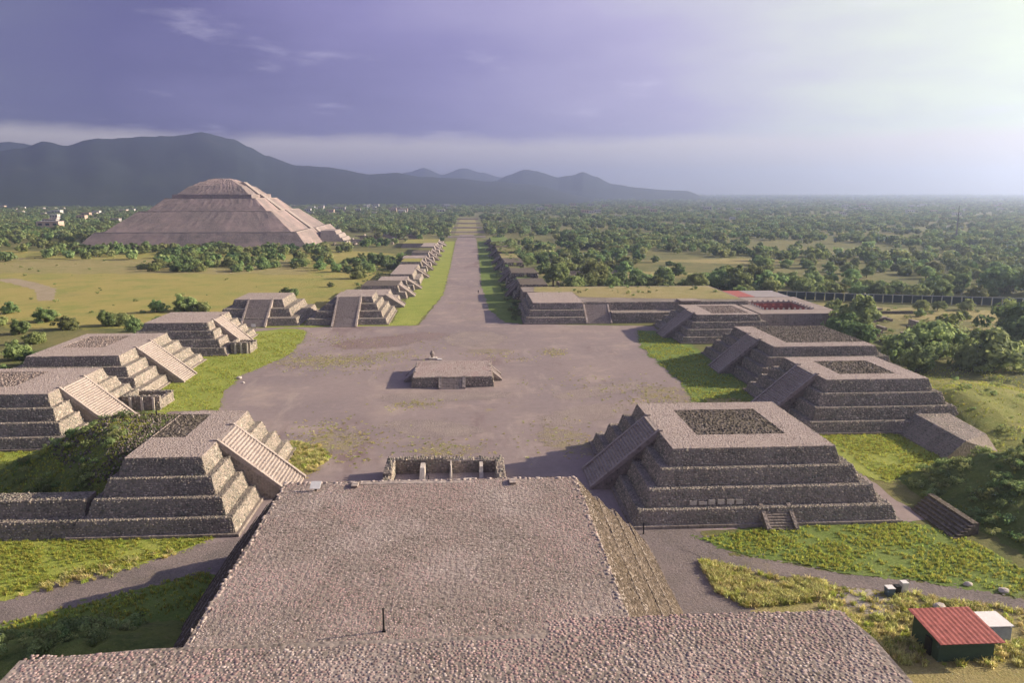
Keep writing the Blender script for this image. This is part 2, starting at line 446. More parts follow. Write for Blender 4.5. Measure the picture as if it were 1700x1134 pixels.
PLASTER = plain('lime_plaster', (.62, .56, .50), .9, .35, 2)
CLOTH = plain('dark_cloth', (.03, .03, .04), .9)
HOUSEW = plain('house_white', (.62, .60, .58), .8, .15, .3)
HOUSEP = plain('house_peach', (.58, .44, .36), .8, .15, .3)
HOUSEG = plain('house_grey', (.42, .40, .40), .8, .2, .3)
ROOFG = plain('grey_roof', (.34, .31, .31), .8, .2, .3)
ROOFR = plain('rust_roof', (.33, .22, .18), .8, .25, .3)
PANE = plain('dark_glass', (.03, .035, .045), .2, .1)
STEEL = plain('mast_steel', (.22, .21, .21), .6)

# ------------------------------------------------------------------ ground sheets
def struct(o): o['kind'] = 'structure'; return o

def disc(name, mat, r, z, n=96):
    V = [(0, 0, z)]; F = []
    rings = [60, 200, 600, 1600, 4000, 8000, r]
    for q in rings:
        for i in range(n):
            a = 2 * math.pi * i / n; V.append((q * math.cos(a), q * math.sin(a), z))
    for i in range(n): F.append((0, 1 + i, 1 + (i + 1) % n))
    for k in range(len(rings) - 1):
        for i in range(n):
            a, b = 1 + k * n + i, 1 + k * n + (i + 1) % n
            F.append((a, a + n, b + n, b))
    return struct(part(name, V, F, mat))
disc('ground', GROUND, 11000, 0)

def vnoise1(seed):
    r = random.Random(seed); ph = [(r.uniform(0, 6.28), r.uniform(.6, 1.4)) for _ in range(5)]
    return lambda t: sum(math.sin(t * f * (2 ** k) * .35 + p) / (1.5 ** k) for k, (p, f) in enumerate(ph)) / 2

def sheet(name, pts, mat, z, rag=0.8, stepm=1.2, seed=0, kind='structure', blobs=0, blob_r=.5):
    """polygon with a ragged outline"""
    r = random.Random(seed); fx, fy = vnoise1(seed * 3 + 1), vnoise1(seed * 3 + 2)
    out, s = [], 0
    for i, p in enumerate(pts):
        q = pts[(i + 1) % len(pts)]; L = math.dist(p, q); n = max(1, min(120, int(L / stepm)))
        for k in range(n):
            t = k / n; s += L / n
            out.append((p[0] + (q[0] - p[0]) * t + rag * (fx(s) + r.uniform(-.35, .35)), p[1] + (q[1] - p[1]) * t + rag * (fy(s) + r.uniform(-.35, .35)), z))
    bm = bmesh.new(); vv = [bm.verts.new(v) for v in out]
    f = bm.faces.new(vv); f.normal_update()
    if f.normal.z < 0: f.normal_flip()
    bmesh.ops.triangulate(bm, faces=[f])
    if blobs:
        for (x, y, _) in out:
            for _k in range(blobs):
                d = abs(r.gauss(0, blob_r * 2.2)); th = r.uniform(0, 6.28); bx, by = x + d * math.cos(th), y + d * math.sin(th)
                rr = blob_r * r.uniform(.25, 1.0) / (1 + d / (blob_r * 2)); zz = z + r.uniform(.0005, .012); sx = r.uniform(.7, 1.9)
                bm.faces.new([bm.verts.new((bx + rr * sx * math.cos(k * 1.047) * r.uniform(.6, 1.25), by + rr * math.sin(k * 1.047) * r.uniform(.6, 1.25), zz)) for k in range(6)])
    me = bpy.data.meshes.new(name); bm.to_mesh(me); bm.free()
    o = link(name, me, mat)
    o['kind'] = kind
    return o

sheet('plaza', [(-66, 88), (27, 88), (26, 106), (70, 108), (72, 160), (68, 200), (70, 284), (24, 291), (-22, 291), (-95, 290), (-84, 240), (-80, 180), (-66, 150), (-36, 150)], PLAZA, .03, .5, 1.5, 1)
WEEDP = ground_mat('weedy_gravel', (.29, .24, .23), (.30, .25, .235), (.34, .295, .17), (.40, .345, .15), 5.0, soil=(.30, .25, .24), soilf=.7)
REDP = ground_mat('reddish_gravel', (.27, .215, .21), (.25, .18, .17), (.29, .22, .205), (.33, .26, .23), 4.0, soil=(.28, .23, .22), soilf=.5)
PALEP = ground_mat('dusty_gravel', (.31, .26, .245), (.34, .28, .255), (.38, .32, .28), (.30, .25, .24), 4.0, soil=(.29, .24, .235), soilf=.5)
def oval(x, y, a, b, rot=0, n=18): return [(x + a * math.cos(t) * math.cos(rot) - b * math.sin(t) * math.sin(rot), y + a * math.cos(t) * math.sin(rot) + b * math.sin(t) * math.cos(rot)) for t in [6.283 * k / n for k in range(n)]]
for k_, (nm_, x, y, a, b, ro, m_) in enumerate((('weed_patch', -44, 229, 13, 6, .1, WEEDP), ('weed_patch', -28, 236, 11, 2.2, .75, WEEDP), ('weed_patch', -13, 179, 4, 1.8, 0, WEEDP), ('weed_patch', 27, 238, 2.4, 3.6, .2, WEEDP), ('weed_patch', 50, 184, 6, 9, .3, WEEDP),
        ('weed_patch', -4, 145, 6, 3, 0, WEEDP), ('weed_patch', 20, 150, 4, 9, .4, WEEDP), ('weed_patch', -27, 152, 5, 6, .3, WEEDP), ('weed_patch', 6, 241, 7, 2.5, 0, WEEDP), ('red_patch', -30, 258, 15, 9, .5, REDP), ('red_patch', -16, 268, 9, 7, .2, REDP), 
        ('dust_patch', -6, 186, 16, 4, .05, PALEP), ('dust_patch', 26, 168, 12, 5, .6, PALEP), ('dust_patch', 34, 190, 14, 4, .5, PALEP), ('dust_patch', -8, 160, 10, 5, -.3, PALEP), ('dust_patch', 2, 262, 10, 14, 0, PALEP), ('dust_patch', 2, 330, 5, 30, 0, PALEP))):
    sheet(nm_, oval(x, y, a, b, ro), m_, .036 + k_ * .0008, .5, .9, 100 + k_, blobs=7, blob_r=.9)
sheet('avenue', [(-19, 289), (-12.5, 378), (-12, 520), (-12, 800), (-9, 930), (7, 930), (9.5, 800), (8.5, 480), (9, 400), (13, 320), (20, 289)], PLAZA, .05, .5, 2, 2)
sheet('avenue', [(-15, 925), (-14, 1250), (-14, 1500), (14, 1500), (14, 1250), (12, 925)], STRAW, .05, .8, 5, 3)
sheet('avenue_verge', [(-29, 294), (-30, 330), (-26, 420), (-24, 560), (-22, 800), (-13, 800), (-12, 520), (-12.5, 378), (-20, 291)], LAWN, .07, .6, 2, 4, blobs=4, blob_r=0.7)
sheet('avenue_verge', [(9, 330), (7.5, 420), (8.5, 560), (10, 800), (21, 800), (21, 292), (14, 296)], LAWND, .07, .6, 2, 5, blobs=4, blob_r=0.7)
sheet('plaza_lawn', [(-60, 283), (-57, 268), (-56, 238), (-63, 211), (-62, 191), (-58, 177), (-71, 176), (-84, 178), (-86, 238), (-82, 276), (-68, 287)], LAWN, .07, .6, 1, 6, blobs=4, blob_r=0.45)
sheet('plaza_lawn', [(-68, 289), (-30, 290), (-21, 290), (-19, 297), (-100, 297), (-100, 288)], LAWN, .09, .4, 1, 7, blobs=4, blob_r=0.45)
sheet('plaza_lawn', [(62, 275), (57, 250), (56, 230), (56.5, 197), (54, 178), (62, 172), (72, 168), (74, 250), (70, 273)], LAWND, .07, .8, 1, 8, blobs=4, blob_r=0.45)
sheet('plaza_lawn', [(-37, 152), (-30, 150), (-26.5, 143), (-28.5, 134), (-34, 134), (-38, 142)], STRAW, .07, .6, .8, 9, blobs=4, blob_r=0.45)
sheet('plaza_lawn', [(58, 180), (66, 179), (66, 172), (56, 171)], STRAW, .09, .6, .8, 10, blobs=4, blob_r=0.45)
sheet('meadow', [(-140, 290), (-330, 330), (-520, 480), (-520, 690), (-120, 690), (-62, 640), (-34, 470), (-36, 335), (-64, 328), (-64, 300)], MEADOW, .03, 2, 4, 11, blobs=4, blob_r=2.0)
sheet('back_lawn', [(-70, 152), (-78, 149), (-96, 150), (-104, 120), (-84, 118), (-70, 140)], LAWN, .05, .5, 1, 12, blobs=4, blob_r=0.45)
sheet('near_lawn', [(-37, 108.8), (-72, 109.5), (-80, 92), (-58, 91.5), (-53.6, 96.5), (-47, 98.5), (-41, 104)], LAWN, .07, .4, .8, 13, blobs=4, blob_r=0.45)
sheet('dirt_path', [(-31, 112), (-33.6, 107.5), (-41.3, 104.9), (-47, 98.4), (-53.6, 96.4), (-62, 89.5), (-58, 84), (-50, 89), (-44, 92.4), (-38, 96.5), (-27, 100)], DIRT, .05, .25, .8, 14, blobs=4, blob_r=0.45)
sheet('near_lawn', [(-36, 97.5), (-44, 92.5), (-50, 89), (-60, 83.5), (-60, 72), (-28, 80), (-31, 95)], LAWND, .04, .4, .8, 15, blobs=4, blob_r=0.45)
sheet('bare_earth', [(24, 108), (34, 107), (36, 99), (37, 84), (33, 74), (20, 74), (20, 98)], DIRT, .05, .5, 1, 16, blobs=4, blob_r=0.45)
sheet('near_lawn', [(33, 104), (45, 106.5), (66, 107.5), (72, 104), (75, 88), (68, 85), (60, 89), (49, 92.5), (39, 97.5)], LAWND, .07, .6, 1, 17, blobs=4, blob_r=0.45)
sheet('near_lawn', [(32, 97), (48, 89), (58, 86), (70, 80), (70, 66), (34, 70), (34, 84)], STRAW, .06, .6, 1, 18, blobs=4, blob_r=0.45)
sheet('dirt_path', [(30, 101), (39, 97), (49.3, 92), (59.7, 88.7), (76, 80), (76, 77), (66.6, 81.5), (58, 86), (47.8, 88.9), (33, 95.6)], DIRT, .08, .3, .8, 19, blobs=4, blob_r=0.45)
sheet('pale_sand_patch', [(46.9, 87.8), (50.9, 87.1), (52, 83.5), (48.6, 82), (46.0, 84.6)], SANDM, .09, .4, .6, 20, blobs=4, blob_r=0.45)
sheet('back_lawn', [(73, 150), (89, 151.5), (90, 135), (80, 128), (73, 124), (70, 128)], LAWN, .06, .5, .8, 21, blobs=4, blob_r=0.45)
sheet('straw_field', [(150, 340), (200, 318), (262, 305), (262, 280), (200, 286), (170, 296), (150, 312)], STRAW, .04, 2.5, 2, 23, blobs=4, blob_r=1.6)
sheet('straw_field', [(165, 262), (200, 276), (240, 262), (225, 236), (190, 240)], STRAW, .045, 2.5, 2, 24, blobs=4, blob_r=1.6)
sheet('straw_field', [(112, 196), (128, 196), (126, 178), (116, 172)], STRAW, .05, 1.5, 1, 25, blobs=4, blob_r=1.6)
sheet('straw_field', [(44, 478), (120, 486), (150, 470), (120, 448), (52, 452)], STRAW, .05, 3, 3, 26, blobs=4, blob_r=1.6)
sheet('straw_field', [(120, 560), (210, 580), (260, 560), (190, 535)], STRAW, .05, 3, 3, 27, blobs=4, blob_r=1.6)
sheet('straw_field', [(-100, 478), (-300, 500), (-420, 560), (-420, 640), (-300, 600), (-120, 590)], STRAW, .045, 4, 4, 28, blobs=4, blob_r=1.6)
sheet('meadow_track', [(-275, 462), (-252, 440), (-225, 412), (-200, 368), (-194, 370), (-216, 416), (-243, 446), (-266, 468)], TRACK, .05, .8, 2, 22)

def bank(name, x0, x1, y0, y1, hfun, mat, nx=60, ny=60, kind='structure', seed=0, amp=.35):
    V, F = [], []
    r = random.Random(seed); f1, f2 = vnoise1(seed + 50), vnoise1(seed + 60)
    for j in range(ny + 1):
        for i in range(nx + 1):
            x = x0 + (x1 - x0) * i / nx; y = y0 + (y1 - y0) * j / ny
            h = hfun(x, y)
            V.append((x, y, h + (amp * (f1(x * .9 + y * .3) + f2(y * .8 - x * .4)) * .6 + r.uniform(-amp, amp) * .35) * min(1, max(0, h + .3))))
    for j in range(ny):
        for i in range(nx):
            a = j * (nx + 1) + i; F.append((a, a + 1, a + nx + 2, a + nx + 1))
    o = part(name, V, F, mat, None, True); o['kind'] = kind
    return o

def sst(a, b, x):
    t = min(1, max(0, (x - a) / (b - a))); return t * t * (3 - 2 * t)

# ------------------------------------------------------------------ stepped platforms
def lerp_rect(b, t, s): return tuple(b[i] + (t[i] - b[i]) * s for i in range(4))
def inset(r, d): return (r[0] + d, r[1] - d, r[2] + d, r[3] - d)

def staircase(root, mat_core, kind, a0, a1, top, bottom, h, n=26, steps=True, bal=.7, balmat=None, z0=0.0, smat=None):
    """kind: 'E'/'W' run along x between y=a0..a1; 'N' runs along -y between x=a0..a1. top/bottom are the run coordinates."""
    def P(u, w, z): return (u, w, z) if kind in 'EW' else (w, u, z)
    back = top + (1.5 if bottom < top else -1.5)
    V = [P(back, a0, z0), P(bottom, a0, z0), P(top, a0, h - .05), P(back, a0, h - .05),
         P(back, a1, z0), P(bottom, a1, z0), P(top, a1, h - .05), P(back, a1, h - .05)]
    F = [(0, 1, 2, 3), (7, 6, 5, 4), (0, 4, 5, 1), (1, 5, 6, 2), (2, 6, 7, 3), (3, 7, 4, 0)]
    core = part('staircase', V, F, mat_core, root)
    bm = bmesh.new(); bm.from_mesh(core.data); bmesh.ops.recalc_face_normals(bm, faces=bm.faces); bm.to_mesh(core.data); bm.free()
    dz = (h - z0) / n; du = (bottom - top) / n
    wid = (a1 - a0) - 2 * bal
    if steps:
        l = abs(du) * 1.5
        v, f = frustum((-l / 2, l / 2, -wid / 2, wid / 2), (-l / 2 + .03, l / 2 - .03, -wid / 2 + .05, wid / 2 - .05), -dz * 1.1, 0)
        if kind == 'N': v = [(y, x, z) for x, y, z in v]; f = [tuple(reversed(q)) for q in f]
        me = bpy.data.meshes.new('step'); me.from_pydata(v, [], f); me.update(); me.materials.append(smat or STEPM)
        off = OFF[root]
        for k in range(n):
            u = top + du * (k + .55); z = h - dz * k + .02
            s = link('step', me, None, core)
            s.location = Vector(P(u, (a0 + a1) / 2, z)) - off
            s.rotation_euler = (rd.uniform(-.004, .004), rd.uniform(-.012, .012), rd.uniform(-.004, .004))
    for w0 in (a0 - .06, a1 - bal + .06):
        w1 = w0 + bal; e = .32
        V = []
        for w in (w0, w1):
            V += [P(top - du * .6, w, h - .7), P(bottom + du * .8, w, z0 - .1), P(bottom + du * .8, w, z0 + .35 + e * .4), P(top, w, h + e), P(top - du * 1.6, w, h + e)]
        F = [(0, 1, 2, 3, 4), (9, 8, 7, 6, 5), (0, 5, 6, 1), (1, 6, 7, 2), (2, 7, 8, 3), (3, 8, 9, 4), (4, 9, 5, 0)]
        bo = part('balustrade', V, F, balmat or STEPM, root)
        bm = bmesh.new(); bm.from_mesh(bo.data); bmesh.ops.recalc_face_normals(bm, faces=bm.faces); bm.to_mesh(bo.data); bm.free()
    return core

def platform(name, label, cat, base, top, h, tiers, group=None, size=.5, batter=.34, stones='NESW', fill=None, stair=None,
             pave=PAVE, z0=0.0, prot=.075, plinth=True, far=False, pave_size=None, core=None, topmat=None, fillmat=None):
    cx, cy_ = (base[0] + base[1]) / 2, (base[2] + base[3]) / 2
    root = thing(name, (cx, cy_, z0), label, cat, group)
    st = Stones()
    hk = (h - z0) / tiers
    runs = [abs(top[i] - base[i]) for i in range(4)]
    cmat = core or (FARW if far else CORE)
    for k in range(tiers):
        # per side: wall run w, ledge run l with tiers*w+(tiers-1)*l = run
        b, t = [], []
        for i in range(4):
            w = min(batter * hk, runs[i] / tiers * .6); l = (runs[i] - tiers * w) / max(1, tiers - 1)
            sgn = 1 if top[i] > base[i] else -1
            b.append(base[i] + sgn * k * (w + l)); t.append(base[i] + sgn * (k * (w + l) + w))
        za, zb = z0 + k * hk, z0 + (k + 1) * hk
        v, f = frustum(b, t, za - (.3 if k else 0.15), zb)
        part('tier', v, f, cmat, root)
        if not far:
            st.wall(b, t, za, zb, stones, size=size, prot=prot)
            ck = dict(size=size * .9, prot=.17, drop=.5, jit=.35, tone=(0, .85))
            if 'N' in stones: st.quad((t[0], t[2] - .12, zb), (t[1], t[2] - .12, zb), (t[1], t[2] + .4, zb), (t[0], t[2] + .4, zb), **ck)
            if 'E' in stones: st.quad((t[1] - .4, t[2], zb), (t[1] + .12, t[2], zb), (t[1] + .12, t[3], zb), (t[1] - .4, t[3], zb), **ck)
            if 'W' in stones: st.quad((t[0] - .12, t[2], zb), (t[0] + .4, t[2], zb), (t[0] + .4, t[3], zb), (t[0] - .12, t[3], zb), **ck)
            if k < tiers - 1:      # ledge paving on the sides that show it
                nb = [base[i] + (1 if top[i] > base[i] else -1) * (k + 1) * (runs[i] - tiers * min(batter * hk, runs[i] / tiers * .6)) / max(1, tiers - 1) + (1 if top[i] > base[i] else -1) * (k + 1) * min(batter * hk, runs[i] / tiers * .6) for i in range(4)]
                if 'N' in stones: st.quad((t[0], t[2], zb), (t[1], t[2], zb), (nb[1], nb[2], zb), (nb[0], nb[2], zb), size=size, prot=.06, tone=(0, .75))
                if 'E' in stones: st.quad((t[1], t[2], zb), (t[1], t[3], zb), (nb[1], nb[3], zb), (nb[1], nb[2], zb), size=size, prot=.06, tone=(0, .75))
                if 'W' in stones: st.quad((t[0], t[3], zb), (t[0], t[2], zb), (nb[0], nb[2], zb), (nb[0], nb[3], zb), size=size, prot=.06, tone=(0, .75))
    if plinth and not far:
        pb = inset(base, -.45)
        v, f = frustum(pb, inset(pb, .05), z0 - .1, z0 + .45); part('plinth', v, f, CORE, root)
    # top paving (a rim round the rubble fill when there is one)
    pv = Stones(); ps = pave_size or size
    tt = inset(top, .02)
    if fill:
        for q in ((tt[0], tt[1], tt[2], fill[2]), (tt[0], tt[1], fill[3], tt[3]), (tt[0], fill[0], fill[2], fill[3]), (fill[1], tt[1], fill[2], fill[3])):
            v, f = frustum(q, q, h + .004, h + .14); part('top_paving', v, f, CORET, root)
            if not far: pv.flat(q, h + .13, size=ps, prot=.05, tone=(.2, 1))
        rb = Stones(); rb.flat(fill, h - .02, size=.55, prot=.22, jit=.35, aspect=1.1)
        rb.build('rubble_fill', fillmat or RUBB, root)
        v, f = frustum(fill, fill, h + .002, h + .03); part('rubble_bed', v, f, CORE if fillmat else RUBC, root)
    else:
        v, f = frustum(tt, tt, h + .004, h + .14); part('top_paving', v, f, topmat or CORET, root)
        if not far and not topmat: pv.flat(tt, h + .13, size=ps, prot=.05, tone=(.2, 1))
    st.build('facing_stones', WALL, root)
    pv.build('paving_stones', pave, root)
    if stair:
        for s in (stair if isinstance(stair, list) else [stair]):
            staircase(root, cmat, **s)
    return root

PG = 'stepped platforms round the plaza'
# left row, near to far
L1 = platform('stepped_platform', 'near left stepped platform with lit ribbed stairway and rubble-filled top', 'platform', (-58.5, -34.5, 108.5, 147), (-52.6, -41, 115.0, 140.5), 10, 4, PG, .35,
              fill=(-52.5, -47, 125, 138.5), stair=dict(kind='E', a0=122.5, a1=132, top=-41, bottom=-29.5, h=10.1))
L2 = platform('stepped_platform', 'left stepped platform cut by the photo edge, second from the camera', 'platform', (-122, -79, 149.5, 188), (-110, -85.3, 156.5, 180.5), 9.6, 4, PG, .42,fillmat=RUBL,
              fill=(-107, -95.5, 163, 177), stair=dict(kind='E', a0=161, a1=172, top=-85.3, bottom=-74.5, h=9.7))
L3 = platform('stepped_platform', 'wide left stepped platform with long sunlit stairway, third from the camera', 'platform', (-118, -79.5, 187.5, 232), (-110, -87.4, 194, 225.5), 9.6, 4, PG, .45,fillmat=RUBL,
              fill=(-107, -96, 205, 221), stair=dict(kind='E', a0=204, a1=214, top=-87.4, bottom=-76, h=9.7))
L4 = platform('stepped_platform', 'left stepped platform with stripped stair foot at the plaza corner', 'platform', (-108, -75, 238.3, 274), (-101.5, -82, 244.5, 267), 9.4, 4, PG, .6,
              stair=dict(kind='E', a0=250, a1=259, top=-82, bottom=-71.5, h=9.5))
rws = Stones()
for (x0, x1, y0, y1, za, zb) in ((-94, -58.0, 108.7, 112.5, 0, 2.45), (-75, -57.2, 110.9, 115, 2.3, 4.9)):
    part('retaining_wall', *frustum((x0, x1, y0, y1), (x0 + .5, x1, y0 + .8, y1), za, zb), CORE, L1)
    rws.quad((x0, y0, za), (x1, y0, za), (x1, y0 + .8, zb), (x0 + .5, y0 + .8, zb), size=.38, prot=.1, drop=.16)
    rws.quad((x0 + .5, y0 + .8, zb), (x1, y0 + .8, zb), (x1, y1, zb), (x0 + .5, y1, zb), size=.42, prot=.12, drop=.2, tone=(0, .7))
rws.build('retaining_stones', WALL, L1)
# far side of the plaza
L5 = platform('stepped_platform', 'stepped platform with dark stairway facing the camera, left one of two', 'platform', (-98, -64.5, 292.3, 332), (-91, -72.5, 303.5, 324), 8.6, 3, PG, .6,
              stair=dict(kind='N', a0=-85.5, a1=-76, top=303.5, bottom=289.6, h=8.7))
L6 = platform('stepped_platform', 'broad stepped platform with dark stairway beside the avenue mouth', 'platform', (-62, -30.8, 292.6, 329), (-52.5, -38, 305.5, 321), 9.2, 4, PG, .6,
              stair=dict(kind='N', a0=-51.5, a1=-42, top=305.5, bottom=288.8, h=9.3))
# right row, near to far
R1 = platform('stepped_platform', 'near right stepped platform with wide pale rim round a rubble pit', 'platform', (24.5, 65.8, 107.6, 148), (32, 58.3, 114.6, 141), 10, 4, PG, .35,
              fill=(37.8, 52.9, 121.3, 136.2), stair=dict(kind='W', a0=123.5, a1=133.2, top=32, bottom=20.8, h=10.1))
R2 = platform('stepped_platform', 'right stepped platform with rubble pit, second from the camera', 'platform', (70.5, 106.5, 150.6, 188), (77, 99.8, 157.6, 180.5), 10, 4, PG, .42,
              fill=(82.3, 95.2, 162.6, 176), stair=dict(kind='W', a0=162.4, a1=172.6, top=77, bottom=65.8, h=10.1))
R3 = platform('stepped_platform', 'right stepped platform with ragged rubble top, third from the camera', 'platform', (73.5, 117, 189, 234), (80.8, 108.5, 196, 227.5), 9.5, 4, PG, .45,
              fill=(86.5, 108.4, 201.5, 227.4), stair=dict(kind='W', a0=206, a1=215.4, top=80.8, bottom=69.8, h=9.6))
R4 = platform('stepped_platform', 'right stepped platform in front of the red palace courtyard', 'platform', (71, 107, 249, 287), (78, 99.5, 256, 280), 8.6, 4, PG, .6,
              fillmat=RUBL, fill=(84, 97, 259, 277), stair=dict(kind='W', a0=260, a1=269.5, top=78, bottom=67.6, h=8.7))

# long low platform across the far right side of the plaza
R5 = platform('long_platform', 'long low stone platform along the far right side of plaza', 'platform', (21.5, 45.2, 290.8, 334), (25.3, 45.0, 297.5, 330), 7.2, 3, None, .6)
st5 = Stones()
LT = thing('terrace_wall', (70, 300, 0), 'long two-step terrace wall right of the low platform', 'wall')
for (x0, x1, y0, y1, za, zb) in ((55.6, 100, 292, 300, 0, 3.9), (45.2, 112, 299, 352, 0, 7.0)):
    b = (x0, x1, y0, y1); t = (x0, x1, y0 + (.6 if zb < 5 else 1.2), y1)
    v, f = frustum(b, t, za, zb); part('wall_course', v, f, CORE, LT)
    st5.quad((b[0], b[2], za), (b[1], b[2], za), (t[1], t[2], zb), (t[0], t[2], zb), size=.6, prot=.1)
    st5.quad((b[0], b[3], za), (b[0], b[2], za), (t[0], t[2], zb), (t[0], t[3], zb), size=.8, prot=.1)
st5.flat((55.6, 100, 292.6, 299), 3.9, size=.6, prot=.05, tone=(.4, 1))
st5.build('facing_stones', WALL, LT)
staircase(LT, CORE, 'N', 45.4, 55.4, 302, 290.6, 7.2, n=22)
v, f = boxes([(84, 92, 298.2, 305, 7.0, 7.6)]); part('roof_slab', v, f, PALEROOF, LT)
sheet('terrace_lawn', [(29, 333), (45, 331), (46, 316), (70, 311), (96, 307), (111, 306), (111, 350), (70, 350), (30, 351)], STRAW, 7.08, .4, 1, 30)
v, f = boxes([(24, 45.1, 334.2, 352, 0, 7.0)]); o = part('terrace_core', v, f, CORE, LT)

# ------------------------------------------------------------------ moon pyramid front (under and before the camera)
MP = thing('cobbled_pyramid', (-4, 75, 0), 'huge cobbled platform top filling the foreground below the camera', 'pyramid')
ms = Stones()
mt = [((-33.8, 25.5, 30, 102), (-30.6, 22.1, 30, 99.8), 0, 4.5), ((-30.5, 22.0, 30, 97), (-27.3, 18.8, 30, 94.5), 4.5, 9),
      ((-27.2, 18.7, 30, 91), (-24.0, 15.4, 30, 88.0), 9, 13.5), ((-23.9, 15.3, 30, 86), (-20.6, 12.0, 30, 83.0), 13.5, 18)]
for k, (b, t, za, zb) in enumerate(mt):
    v, f = frustum(b, t, za - .2, zb); part('tier', v, f, CORE, MP)
    ms.wall((b[0], b[1], 46, b[3]), (t[0], t[1], 46, t[3]), za, zb, 'ESW', size=.36 if k > 1 else .42, prot=.06)
    if k < 3:
        nb = mt[k + 1][0]
        ms.quad((t[1], 46, zb), (t[1], t[3], zb), (nb[1], nb[3], zb), (nb[1], 46, zb), size=.5, prot=.06)
        ms.quad((nb[0], nb[3], zb), (nb[1], nb[3], zb), (t[1], t[3], zb), (t[0], t[3], zb), size=.5, prot=.06)
ms.build('facing_stones', BROWN, MP)
tp = Stones()
tp.flat((-20.6, 12.0, 46, 83.0), 18.0, size=.22, prot=.008, jit=.4, gap=.02, aspect=1.1)
tp.build('cobble_paving', PAVER, MP)
ed = Stones()
ed.flat((-20.7, 12.1, 82.4, 83.1), 18.02, size=.5, prot=.07, tone=(.5, 1))
ed.flat((-20.8, -20.2, 46, 83.1), 18.02, size=.5, prot=.07, tone=(.5, 1))
ed.flat((11.5, 12.1, 46, 83.1), 18.02, size=.5, prot=.07, tone=(.5, 1))
ed.build('edge_stones', PAVE, MP)
staircase(MP, CORE, 'N', -13, 5, 82, 112, 18.0, n=40)
# the ledge of the main body right below the camera
LB = thing('pyramid_ledge', (-5, 48, 18), 'rough cobble ledge crossing the bottom edge of the picture', 'ledge')
V = [(-30, 20, 0), (27.5, 20, 0), (28.0, 47.2, 0), (27.4, 51.0, 0), (5.5, 50.9, 0), (4.8, 49.2, 0), (-22, 48.9, 0), (-30, 48, 0)]
n = len(V); V = [(x, y, 0) for x, y, _ in V] + [(x, y, 19.4) for x, y, _ in V]
F = [tuple(range(n - 1, -1, -1)), tuple(range(n, 2 * n))] + [(i, (i + 1) % n, n + (i + 1) % n, n + i) for i in range(n)]
part('ledge_core', V, F, CORE, LB)
ls = Stones()
ls.flat((5.2, 27.5, 38, 51.1), 19.4, size=.30, prot=.03, jit=.25, gap=.03, aspect=1.15, drop=.03, tone=(.1, .95))
ls.flat((-29.8, 5.2, 38, 48.6), 19.4, size=.28, prot=.022, jit=.25, gap=.03, aspect=1.15, drop=.03)
ls.build('ledge_stones', PAVER, LB)

# ------------------------------------------------------------------ central altar
AL = platform('central_altar', 'low square stone altar standing alone mid plaza', 'altar', (-15.0, 6.5, 195.2, 215), (-14.6, 6.1, 195.6, 214.6), 2.6, 1, None, .45, plinth=False, pave=PAVER)
staircase(AL, CORE, 'N', -7.8, -1.0, 195.8, 193.4, 2.6, n=8, bal=.8)
staircase(AL, CORE, 'E', 201.5, 208.5, 6.0, 8.6, 2.6, n=8, bal=.8)
staircase(AL, CORE, 'W', 201.5, 208.5, -14.5, -17.1, 2.6, n=8, bal=.8)

# building of the altars: walled enclosure before the pyramid front
BA = thing('walled_enclosure', (-4.4, 128, 0), 'roofless low-walled stone enclosure just beyond the foreground platform', 'ruin')
wl_ = [(-14.8, -4.0, 132.6, 134.0, 0, 2.7), (-4.0, 6.0, 132.6, 134.0, 0, 2.4), (-14.8, -13.4, 126, 132.6, 0, 2.7), (-14.8, -13.4, 121, 126, 0, 2.0), (4.6, 6.0, 121, 132.6, 0, 2.4), (-14.8, -8.5, 119.6, 121, 0, 2.4), (-.5, 6.0, 119.6, 121, 0, 2.4)]
bs = Stones()
for w in wl_:
    v, f = boxes([w]); part('wall', v, f, CORE, BA)
    bs.wall(w[:4], w[:4], w[4], w[5], 'NESW', size=.45, prot=.1); bs.flat(w[:4], w[5], size=.5, prot=.4, jit=.4, drop=.3)
for (x0, x1, y0, y1, hh) in ((-8.9, -7.9, 128.2, 132.6, 2.2), (-3.6, -3.2, 128.6, 132.6, 2.4), (1.6, 2.4, 128.4, 132.6, 2.2)):
    v, f = frustum((x0, x1, y0, y1), (x0 + .1, x1 - .1, y0 + 1.6, y1), 0, hh); part('buttress', v, f, PLASTER, BA)
for (x0, x1, y0, y1, hh) in ((-6.6, -4.4, 124.6, 126.6, 1.0), (-1.2, 1.0, 125, 127.2, 1.2), (-12.2, -10.4, 124, 126, .9), (2.6, 4.2, 123.4, 125.4, 1.0)):
    v, f = frustum((x0, x1, y0, y1), inset((x0, x1, y0, y1), .12), 0, hh); part('altar_block', v, f, PLASTER, BA)
v, f = boxes([(-13.4, 4.6, 121, 132.6, 0.02, .10)]); part('floor', v, f, CORET, BA)
bs.build('facing_stones', WALL, BA)

